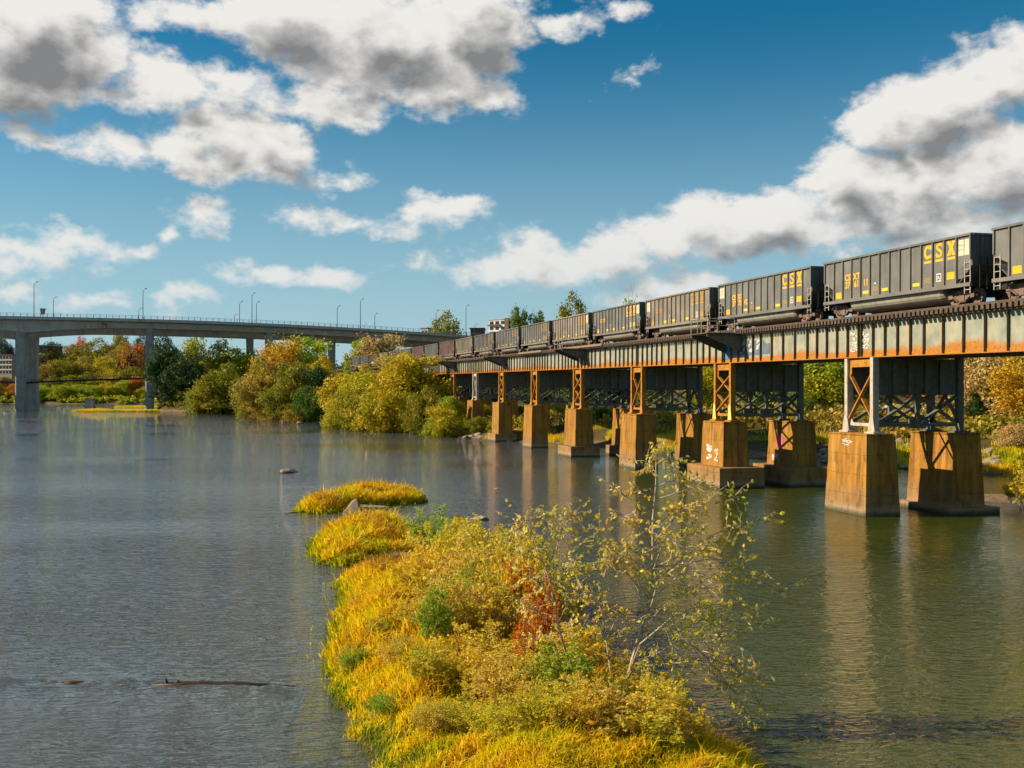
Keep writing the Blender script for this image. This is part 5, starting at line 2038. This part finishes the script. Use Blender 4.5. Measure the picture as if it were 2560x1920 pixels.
ISLETS = [
    dict(name='far', pts=[(737, 1284), (800, 1286), (850, 1282), (900, 1270), (960, 1266), (1020, 1263), (1064, 1256), (1052, 1242), (960, 1238), (870, 1240), (790, 1254), (742, 1272)],
         h=.62, dens=330, label='golden grass covering the farther small islet'),
    dict(name='near', pts=[(795, 1412), (850, 1420), (930, 1410), (1000, 1396), (1045, 1380), (1058, 1350), (1030, 1328), (950, 1322), (850, 1326), (800, 1345), (770, 1372)],
         h=.66, dens=360, label='golden grass mounded on the nearer small islet'),
    dict(name='main', pts=[(842, 1452), (900, 1440), (990, 1425), (1080, 1395), (1200, 1400), (1300, 1470), (1400, 1590), (1500, 1630), (1580, 1700), (1690, 1800), (1760, 1850), (1880, 1905), (2060, 2020),
                           (2200, 2300), (1000, 2300), (985, 2020), (925, 1930), (870, 1830), (822, 1740), (812, 1660), (830, 1570), (850, 1510)],
         h=.58, dens=620, label='golden grass spread over the foreground island'),
]
ISL = {}
for I in ISLETS:
    poly = np.array([on_water(*p) for p in I['pts']])
    ISL[I['name']] = poly


def mound(name, x, y, d):
    """Ground height on an islet from the distance to its edge."""
    base = {'far': .38, 'near': .52, 'main': .70}[name]
    back = 1 - .75 * sstep(np.asarray(y, float), 37.0, 41.0) if name == 'main' else 1.0
    return -.25 + .40 * sstep(d, -.4, .5) + base * back * sstep(d, .2, 2.0) * (1 + .75 * vnoise(x, y, 1.5, 4)) * .8


def islet(I):
    poly = ISL[I['name']]
    x0, y0 = poly.min(0) - 1
    x1, y1 = poly.max(0) + 1
    st = .35
    nx, ny = int((x1 - x0) / st) + 2, int((y1 - y0) / st) + 2
    X, Y = np.meshgrid(np.linspace(x0, x1, nx), np.linspace(y0, y1, ny))
    D = poly_sd(poly, X, Y) + .25 * vnoise(X, Y, .8, 2)
    Z = mound(I['name'], X, Y, D)
    i, j = np.meshgrid(np.arange(ny - 1), np.arange(nx - 1), indexing='ij')
    f = np.stack([i * nx + j, i * nx + j + 1, (i + 1) * nx + j + 1, (i + 1) * nx + j], -1).reshape(-1, 4)
    keep = (D.ravel()[f].max(1) > -.9)
    o = link('islet_ground', mesh_np('islet_ground', np.stack([X, Y, Z], -1).reshape(-1, 3), f[keep], [M_MUD], smooth=True))
    o['kind'] = 'structure'
    # blades
    r = np.random.default_rng(len(I['name']))
    n = int((x1 - x0) * (y1 - y0) * I['dens'])
    bx, by = r.uniform(x0, x1, n), r.uniform(y0, y1, n)
    bd = poly_sd(poly, bx, by) + .25 * vnoise(bx, by, .8, 2)
    k = bd > -.05 - .45 * (vnoise(bx, by, .45, 15) > .35)
    k &= r.uniform(size=n) < .35 + .65 * sstep(bd, -.1, .5)
    if I['name'] == 'main':
        # thin where shrubs stand thick, bare patch near the bottom edge
        shr = np.exp(-(((bx - 0.3) / 2.0) ** 2 + ((by - 27.5) / 6.0) ** 2))
        bare = np.exp(-(((bx + .1) / 1.1) ** 2 + ((by - 21.6) / .8) ** 2))
        k &= r.uniform(size=n) > np.maximum(.55 * shr, .9 * bare)
    bx, by, bd = bx[k], by[k], bd[k]
    n = len(bx)
    clump = vnoise(bx, by, .55, 8)
    big = vnoise(bx, by, 2.1, 11)
    h = I['h'] * (.6 + .4 * sstep(bd, 0, 1.1)) * (1 + .55 * clump + .32 * big) * r.uniform(.45, 1.2, n) * np.where(r.uniform(size=n) < .05, 1.6, 1.0)
    near = (.55 + .45 * sstep(by, 22, 33)) if I['name'] == 'main' else 1.0
    h = h * near
    z = mound(I['name'], bx, by, bd)
    az = r.uniform(0, 6.28, n)
    lean = r.uniform(.15, 1.25, n)
    wind = np.array([.08, -.05])
    dx, dy = np.cos(az) * lean + wind[0], np.sin(az) * lean + wind[1]
    w = r.uniform(.014, .030, n) * (1.25 if I['name'] != 'main' else .55 + .45 * sstep(by, 20, 34))
    px_, py_ = -np.sin(az + 1.2), np.cos(az + 1.2)
    base = np.stack([bx, by, z - .03], -1)
    side = np.stack([px_ * w, py_ * w, np.zeros(n)], -1)
    mid = base + np.stack([dx * h * .35, dy * h * .35, h * .62], -1)
    tip = base + np.stack([dx * h * .95, dy * h * .95, h * (1 - .25 * lean)], -1)
    V = np.stack([base - side, base + side, mid + side * .9, mid - side * .9, tip], 1).reshape(-1, 3)
    idx = np.arange(n)[:, None] * 5
    T = np.concatenate([idx + np.array([[0, 1, 2]]), idx + np.array([[0, 2, 3]]), idx + np.array([[3, 2, 4]])])
    tone = .47 + .38 * big + .30 * clump + .30 * (r.uniform(size=n) < .16) - .25 * (r.uniform(size=n) < .10)
    if I['name'] == 'main':
        tone = tone + .22 * sstep(by, 36, 40)
    tone -= .45 * (1 - sstep(bd, 0.0, .75)) * (vnoise(bx, by, 1.2, 5) > -.25)
    tone = np.clip(tone, 0, 1)
    me = mesh_np('golden_grass', V, T, [M_GRASS], attr=np.repeat(tone, 5))
    o = link('golden_grass', me)
    tag(o, I['label'], 'grass', kind='stuff')


for I in ISLETS:
    islet(I)

# thin grassy shoals far left
def shoal(cx, cy, L, W, label, seed):
    r = np.random.default_rng(seed)
    n = 9000
    a, q = r.uniform(0, 6.28, n), np.sqrt(r.uniform(0, 1, n))
    x, y = cx + np.cos(a) * q * L, cy + np.sin(a) * q * W
    g = np.maximum(ground_h(x, y), 0.0)
    h = r.uniform(.5, 1.1, n)
    az = r.uniform(0, 6.28, n)
    s = np.stack([np.cos(az) * .09, np.sin(az) * .09, np.zeros(n)], -1)
    b = np.stack([x, y, g - .1], -1)
    t = b + np.stack([np.cos(az) * .25, np.sin(az) * .25, h + .1], -1)
    V = np.stack([b - s, b + s, t], 1).reshape(-1, 3)
    T = np.arange(n * 3).reshape(n, 3)
    tone = np.repeat(np.clip(.42 + .2 * vnoise(x, y, 4, 3), 0, 1), 3)
    o = link('shoal_grass', mesh_np('shoal_grass', V, T, [M_GRASS], attr=tone))
    tag(o, label, 'grass', kind='stuff')


shoal(-152, 393, 17, 3.0, 'yellow grass on the low shoal in front of the old stub pier', 1)
shoal(-170, 500, 24, 6, 'yellow grass strip in the water behind the old stub pier', 2)


def bank_grass():
    """Rank grass and weeds along the foot of the right bank."""
    r = np.random.default_rng(3)
    n = 60000
    t = r.uniform(0, 1, n)
    i0 = 5
    seg = SHORE[i0:13]
    ln = np.concatenate([[0], np.cumsum(np.hypot(*np.diff(seg, axis=0).T))])
    u = r.uniform(0, 1, n) ** 1.3 * ln[-1]
    x = np.interp(u, ln, seg[:, 0]); y = np.interp(u, ln, seg[:, 1])
    off = np.abs(r.normal(0, 4.5, n)) + .6
    x = x + off * .75 + r.normal(size=n); y = y + off * .6 + r.normal(size=n)
    patch = vnoise(x, y, 4, 6) > -.15
    x, y = x[patch], y[patch]
    g = ground_h(x, y)
    k = g > .1
    x, y, g = x[k], y[k], g[k]
    n = len(x)
    h = r.uniform(.25, .8, n)
    az = r.uniform(0, 6.28, n)
    s = np.stack([np.cos(az) * .05, np.sin(az) * .05, np.zeros(n)], -1)
    b = np.stack([x, y, g - .05], -1)
    tp = b + np.stack([np.cos(az + 1) * .3 * h, np.sin(az + 1) * .3 * h, h], -1)
    V = np.stack([b - s, b + s, tp], 1).reshape(-1, 3)
    tone = np.repeat(np.clip(.42 + .45 * vnoise(x, y, 3, 3), 0, .98), 3)
    o = link('bank_weeds', mesh_np('bank_weeds', V, np.arange(n * 3).reshape(n, 3), [M_GRASS], attr=tone))
    tag(o, 'green and yellow weeds along the right bank behind the piers', 'weeds', kind='stuff')


bank_grass()


# ------------------------------------------------------------------ foreground shrubs and sapling
SHR = {}


def shrub_variant(seed, H=2.6, R=1.5, n_stem=46, leaf=.055, dens=7):
    """Loose many-stemmed shrub: upright arching stems with side twigs, leaves set singly along them."""
    r = np.random.default_rng(seed)
    mb = MB()
    P = []

    def run(p, e, r0, n, seg=4, ny=4, wob=.14):
        pts = limb(mb, p, e, r0, r0 * .25, r, wob, seg, ny)
        for k in range(n):
            f = r.uniform(.25, 1.0) * (len(pts) - 1)
            i = min(int(f), len(pts) - 2)
            P.append(np.array(pts[i].lerp(pts[i + 1], f - i)) + r.normal(size=3) * .045)
        return pts
    for i in range(n_stem):
        az = i * 2.4 + r.uniform(-.5, .5)
        rr = R * math.sqrt((i + .5) / n_stem)
        hh = H * (1 - .38 * (rr / R) ** 2) * r.uniform(.55, 1.1)
        p0 = Vector((math.cos(az) * rr * .55, math.sin(az) * rr * .55, -.1))
        p1 = Vector((math.cos(az) * rr + r.normal() * .12, math.sin(az) * rr + r.normal() * .12, hh))
        pts = run(p0, p1, .013, dens * 2, 5, 4)
        for j in range(8):
            k = r.uniform(.30, .98) * (len(pts) - 1)
            i2 = min(int(k), len(pts) - 2)
            q = pts[i2].lerp(pts[i2 + 1], k - i2)
            e = q + Vector((r.normal() * .22, r.normal() * .22, r.uniform(-.05, .34)))
            run(q, e, .006, dens, 3, 3)
    P = np.array(P)
    v, f = leaves(P, np.full(len(P), .05), 2, leaf, r, 1.0, 2.0)
    v[:, 2] = np.maximum(v[:, 2], .03)
    return mb.mesh('stems', M_BARK_PALE, smooth=True), mesh_np('foliage', v, f, [LEAF['olive']])


SV = [shrub_variant(31), shrub_variant(32, 2.4, 1.7, 52), shrub_variant(33, 2.9, 1.2, 36, .062)]
for nm, a, b, c in (('shrub_olive', (.32, .25, .008), (.76, .54, .012), (.97, .82, .14)), ('shrub_gold', (.46, .27, .006), (.88, .60, .008), (.98, .84, .12)), ('shrub_green', (.12, .22, .008), (.36, .46, .012), (.74, .72, .09)),
                    ('shrub_tan', (.40, .23, .012), (.80, .53, .03), (.97, .82, .22)), ('shrub_red', (.46, .04, .008), (.70, .16, .008), (.92, .62, .03))):
    LEAF[nm] = leaf_mat('leaf_' + nm, a, b, c, .45, 1.3)


def shrub(x, y, k, hgt, rad, col, label):
    X, Y = on_water(x, y)
    d = poly_sd(ISL['main'], np.array([X]), np.array([Y]))
    z = max(0, float(mound('main', np.array([X]), np.array([Y]), d)[0]))
    st, fo = SV[k % 3]
    H0, R0 = [(2.6, 1.5), (2.4, 1.7), (2.9, 1.2)][k % 3]
    o = empty('shrub', (X, Y, z), (0, 0, (x * .37) % 6.28))
    tag(o, label, 'shrub', 'shrubs on the foreground island')
    link('stems', st, o, scale=(rad / R0, rad / R0, hgt / H0))
    link('foliage', fo, o, scale=(rad / R0, rad / R0, hgt / H0), mat=LEAF[col])


SHRUBS = [
    (1092, 1405, 0, 2.3, 1.35, 'shrub_green', 'grey-green shrub at the far tip of the foreground island'),
    (1150, 1440, 2, 2.2, .55, 'shrub_red', 'small crimson-tipped bush standing above the green one'),
    (1180, 1470, 1, 2.3, 1.6, 'shrub_olive', 'pale olive shrub behind the crimson sumac'),
    (1120, 1520, 0, 2.3, 1.5, 'shrub_gold', 'gold shrub beside the golden grass slope'),
    (1285, 1530, 1, 2.7, 1.6, 'shrub_olive', 'tall olive shrub at the right shore of the island'),
    (1055, 1560, 2, 1.6, 1.0, 'shrub_gold', 'rusty gold shrub rising from the grass slope'),
    (1200, 1600, 0, 2.5, 1.5, 'shrub_tan', 'tan dry-leaved shrub in the middle of the island'),
    (1300, 1660, 2, 2.4, .52, 'shrub_red', 'orange-red sumac on the left of the red patch in the thicket'),
    (1350, 1715, 2, 2.3, .56, 'shrub_red', 'crimson sumac on the right of the red patch in the thicket'),
    (1325, 1770, 2, 1.7, .42, 'shrub_red', 'low crimson sumac in front of the red patch'),
    (1290, 1650, 0, 2.6, 1.0, 'shrub_gold', 'bright gold shrub left of the crimson sumac'),
    (1395, 1650, 1, 2.0, .85, 'shrub_gold', 'golden shrub right of the crimson sumac'),
    (1130, 1680, 1, 1.6, 1.2, 'shrub_tan', 'tan shrub at the edge of the grass slope'),
    (1090, 1700, 2, 1.7, .5, 'shrub_green', 'upright bright green sprig between the grass and the thicket'),
    (1210, 1745, 0, 1.3, 1.2, 'shrub_olive', 'olive shrub in the near thicket'),
    (1375, 1790, 1, 1.2, 1.1, 'shrub_olive', 'dense olive shrub left of the sapling foot'),
    (1445, 1745, 2, 1.2, .9, 'shrub_gold', 'gold shrub just behind the sapling foot'),
    (1270, 1840, 0, 1.2, 1.0, 'shrub_tan', 'brown low shrub near the bare mud patch'),
    (1470, 1890, 1, .9, .9, 'shrub_tan', 'tan shrub at the bottom below the sapling'),
    (1570, 1850, 0, .9, .8, 'shrub_olive', 'olive shrub at the bottom right of the sapling foot'),
    (1180, 1650, 0, 1.8, .8, 'shrub_green', 'green shrub hidden at the heart of the thicket'),
    (1640, 1870, 1, 1.0, .8, 'shrub_gold', 'small golden shrub at the right shore near the bottom'),
    (1400, 1850, 2, 1.3, .8, 'shrub_green', 'low green shrub in front of the sapling foot'),
    (1150, 1800, 1, .9, .9, 'shrub_gold', 'low gold shrub beside the bare mud patch'),
    (1180, 1880, 0, .9, .8, 'shrub_olive', 'low olive shrub at the bottom edge left of the mud patch'),
    (1340, 1905, 1, .7, .8, 'shrub_olive', 'olive shrub at the bottom edge right of the mud patch'),
    (1545, 1930, 2, 1.1, .9, 'shrub_tan', 'tan shrub cut by the bottom edge below the sapling'),
    (1420, 1930, 0, .8, .8, 'shrub_gold', 'gold shrub at the bottom edge under the low green one'),
    (1250, 1925, 1, .7, .8, 'shrub_gold', 'gold shrub at the bottom edge beneath the brown low shrub'),
    (1660, 1950, 2, 1.1, .9, 'shrub_olive', 'olive shrub cut by the bottom edge at the right shore'),
    (905, 1560, 1, .75, .5, 'shrub_tan', 'small tan shrub high on the grass slope'),
    (945, 1650, 2, .8, .4, 'shrub_olive', 'small olive sprig in the middle of the grass slope'),
    (880, 1700, 0, .7, .45, 'shrub_green', 'small green weed at the left shore of the island'),
    (1000, 1740, 1, .8, .55, 'shrub_tan', 'small tan shrub low on the grass slope'),
    (960, 1830, 0, .6, .45, 'shrub_green', 'green weed at the left shore near the bottom'),
    (1060, 1800, 2, .8, .5, 'shrub_olive', 'small olive shrub left of the bare mud patch'),
    (1080, 1890, 0, .7, .5, 'shrub_tan', 'small tan shrub at the bottom edge on the grass'),
    (1065, 1640, 0, 1.3, .9, 'shrub_olive', 'olive shrub spilling onto the grass slope'),
    (1235, 1690, 2, 1.9, .8, 'shrub_olive', 'upright olive shrub in front of the tan one'),
    (1520, 1770, 0, 1.0, .8, 'shrub_tan', 'twiggy tan shrub around the sapling foot'),
    (1350, 1590, 0, 2.3, 1.0, 'shrub_green', 'yellow-green shrub behind the crimson sumac at the shore'),
]
for s in SHRUBS:
    shrub(*s)


def sapling():
    r = np.random.default_rng(77)
    X, Y = on_water(1510, 1818)
    z0 = .35
    o = empty('sapling', (X, Y, z0))
    tag(o, 'slender half-bare sapling with yellow leaves leaning over the water in front', 'tree')
    sc = Y / F

    def q(x, y, dy=0.0):
        """Offset from the foot for a point in the photo."""
        p = px(x, y, Y + dy)
        return Vector((p.x - X, p.y - Y, p.z - z0))
    mb = MB()
    tips = []
    stems = [
        [q(1512, 1812), q(1545, 1760, .1), q(1570, 1690, .3), q(1595, 1600, .4), q(1625, 1500, .5), q(1632, 1400, .5), q(1632, 1300, .5), q(1640, 1210, .4), q(1640, 1130, .4)],
        [q(1506, 1812), q(1470, 1740, -.1), q(1420, 1650, -.2), q(1395, 1560, -.3), q(1375, 1450, -.3), q(1340, 1360, -.4), q(1320, 1300, -.4)],
        [q(1530, 1785), q(1532, 1720, .4), q(1515, 1600, .5), q(1500, 1500, .6), q(1495, 1440, .6)],
        [q(1575, 1680, .3), q(1600, 1610, 0), q(1660, 1560, -.3), q(1740, 1620, -.5), q(1800, 1680, -.6)],
        [q(1600, 1590, .4), q(1640, 1540, .6), q(1700, 1600, .8), q(1780, 1640, 1.0)],
    ]
    rad0 = [.055, .036, .022, .020, .017]
    for st, ra in zip(stems, rad0):
        n = len(st)
        mb.tube(st, [ra * (1 - .85 * i / (n - 1)) + .004 for i in range(n)], 7)
    main = stems[0]
    # side branches: (stem, position along it, target pixel, depth offset)
    targets = [(0, .45, 1500, 1330, .6), (0, .5, 1430, 1290, .2), (0, .55, 1740, 1330, .7), (0, .6, 1790, 1380, .3), (0, .66, 1560, 1290, -.3), (0, .72, 1700, 1280, .2), (0, .8, 1560, 1240, .4), (0, .86, 1720, 1210, .3),
               (0, .4, 1770, 1470, -.3), (0, .35, 1460, 1480, .4), (0, .42, 1680, 1420, .9), (0, .9, 1610, 1180, .2), (0, .95, 1680, 1160, .2), (0, .82, 1830, 1245, .5), (0, .6, 1900, 1440, .4), (0, .7, 1960, 1480, .2),
               (1, .55, 1330, 1450, -.4), (1, .7, 1420, 1300, 0), (1, .8, 1380, 1280, -.2), (1, .9, 1300, 1310, -.2), (1, .6, 1440, 1400, .1), (1, .75, 1290, 1380, -.4), (2, .7, 1440, 1420, .5), (2, .9, 1540, 1420, .3),
               (0, .3, 1800, 1590, .2), (0, .28, 1850, 1690, -.3), (3, .6, 1830, 1720, -.3), (3, .8, 1900, 1760, -.4), (4, .7, 1860, 1680, .8), (4, .9, 1900, 1700, .8), (3, .5, 1700, 1690, -.2), (0, .33, 1420, 1560, .6),
               (0, .22, 1700, 1760, -.3), (0, .25, 1760, 1800, -.2), (3, .9, 1890, 1840, -.2), (0, .5, 1600, 1430, -.4), (0, .58, 1680, 1350, -.4), (0, .48, 1560, 1370, -.2), (1, .45, 1300, 1500, -.2),
               (0, .5, 1850, 1330, .6), (0, .55, 1900, 1300, .3), (0, .45, 1860, 1410, .8), (0, .38, 1840, 1500, .1), (0, .34, 1900, 1560, .3), (0, .3, 1760, 1540, .7), (3, .45, 1780, 1560, -.4), (4, .5, 1800, 1580, .9),
               (0, .24, 1640, 1660, -.4), (0, .2, 1680, 1700, .4), (3, .7, 1860, 1790, -.6), (2, .5, 1580, 1560, .5), (1, .5, 1450, 1500, -.5), (1, .35, 1340, 1600, -.4), (0, .62, 1530, 1400, .5), (0, .68, 1760, 1260, -.2)]
    cents = []
    for (si, t, x, y, dy) in targets:
        st = stems[si]
        f = t * (len(st) - 1)
        i = min(int(f), len(st) - 2)
        p = st[i].lerp(st[i + 1], f - i)
        e = q(x, y, dy)
        mid = p.lerp(e, .55) + Vector((0, r.normal() * .1, .22 + .1 * r.normal()))
        pts = [p, p.lerp(mid, .5) + Vector(r.normal(size=3)) * .04, mid, mid.lerp(e, .5) + Vector(r.normal(size=3)) * .05 + Vector((0, 0, .05)), e]
        mb.tube(pts, [.016, .014, .012, .009, .004], 5)
        for k in range(20):
            a = pts[1 + k % 4] if k % 2 else pts[2 + k % 3]
            a = a if k < 7 else a.lerp(pts[-1], r.uniform(0, .6))
            _ = pts[2 + k % 3]
            e2 = a + Vector((r.normal() * .30, r.normal() * .30, r.normal() * .22 + .02))
            mb.tube([a, a.lerp(e2, .5) + Vector((0, 0, .04)), e2], [.008, .006, .004], 4)
            for w in range(5):
                cents.append(tuple(a.lerp(e2, r.uniform(.4, 1.05))))
        for w in range(7):
            cents.append(tuple(mid.lerp(e, r.uniform(.2, 1.0)) + Vector(r.normal(size=3)) * .04))
    cents = np.array(cents)
    # leaves thin out low in the tree
    keep = r.uniform(size=len(cents)) < .90
    cents = cents[keep]
    v, f = leaves(cents, np.full(len(cents), .03), 1, .060, r, 1.0, 2.0)
    link('branches', mb.mesh('branches', M_BARK_PALE, smooth=True), o)
    LEAF['sapling'] = leaf_mat('leaf_sapling', (.58, .34, .02), (.90, .66, .05), (.98, .90, .36), .5, 1.0)
    link('foliage', mesh_np('sapling_foliage', v, f, [LEAF['sapling']]), o)


sapling()


# overhanging bush at the right edge
def edge_bush(x, y, z, R, H, col, label, ground=.4):
    X = (x - CX) / F * z
    tr, cr, hw, ht = TV['bush'][0]
    st, fo = SV[1]
    o = empty('bush', (X, z, ground), (0, 0, 1.0))
    tag(o, label, 'bush')
    link('stems', st, o, scale=(R / 1.7, R / 1.7, H / 2.4))
    link('foliage', fo, o, scale=(R / 1.7, R / 1.7, H / 2.4), mat=LEAF[col])


edge_bush(2590, 0, 62, 1.8, 3.6, 'shrub_gold', 'golden bush leaning in from the right edge beside the sand shoal')
edge_bush(2555, 0, 66, 1.3, 1.5, 'shrub_olive', 'low olive bush on the sand shoal at the right edge')
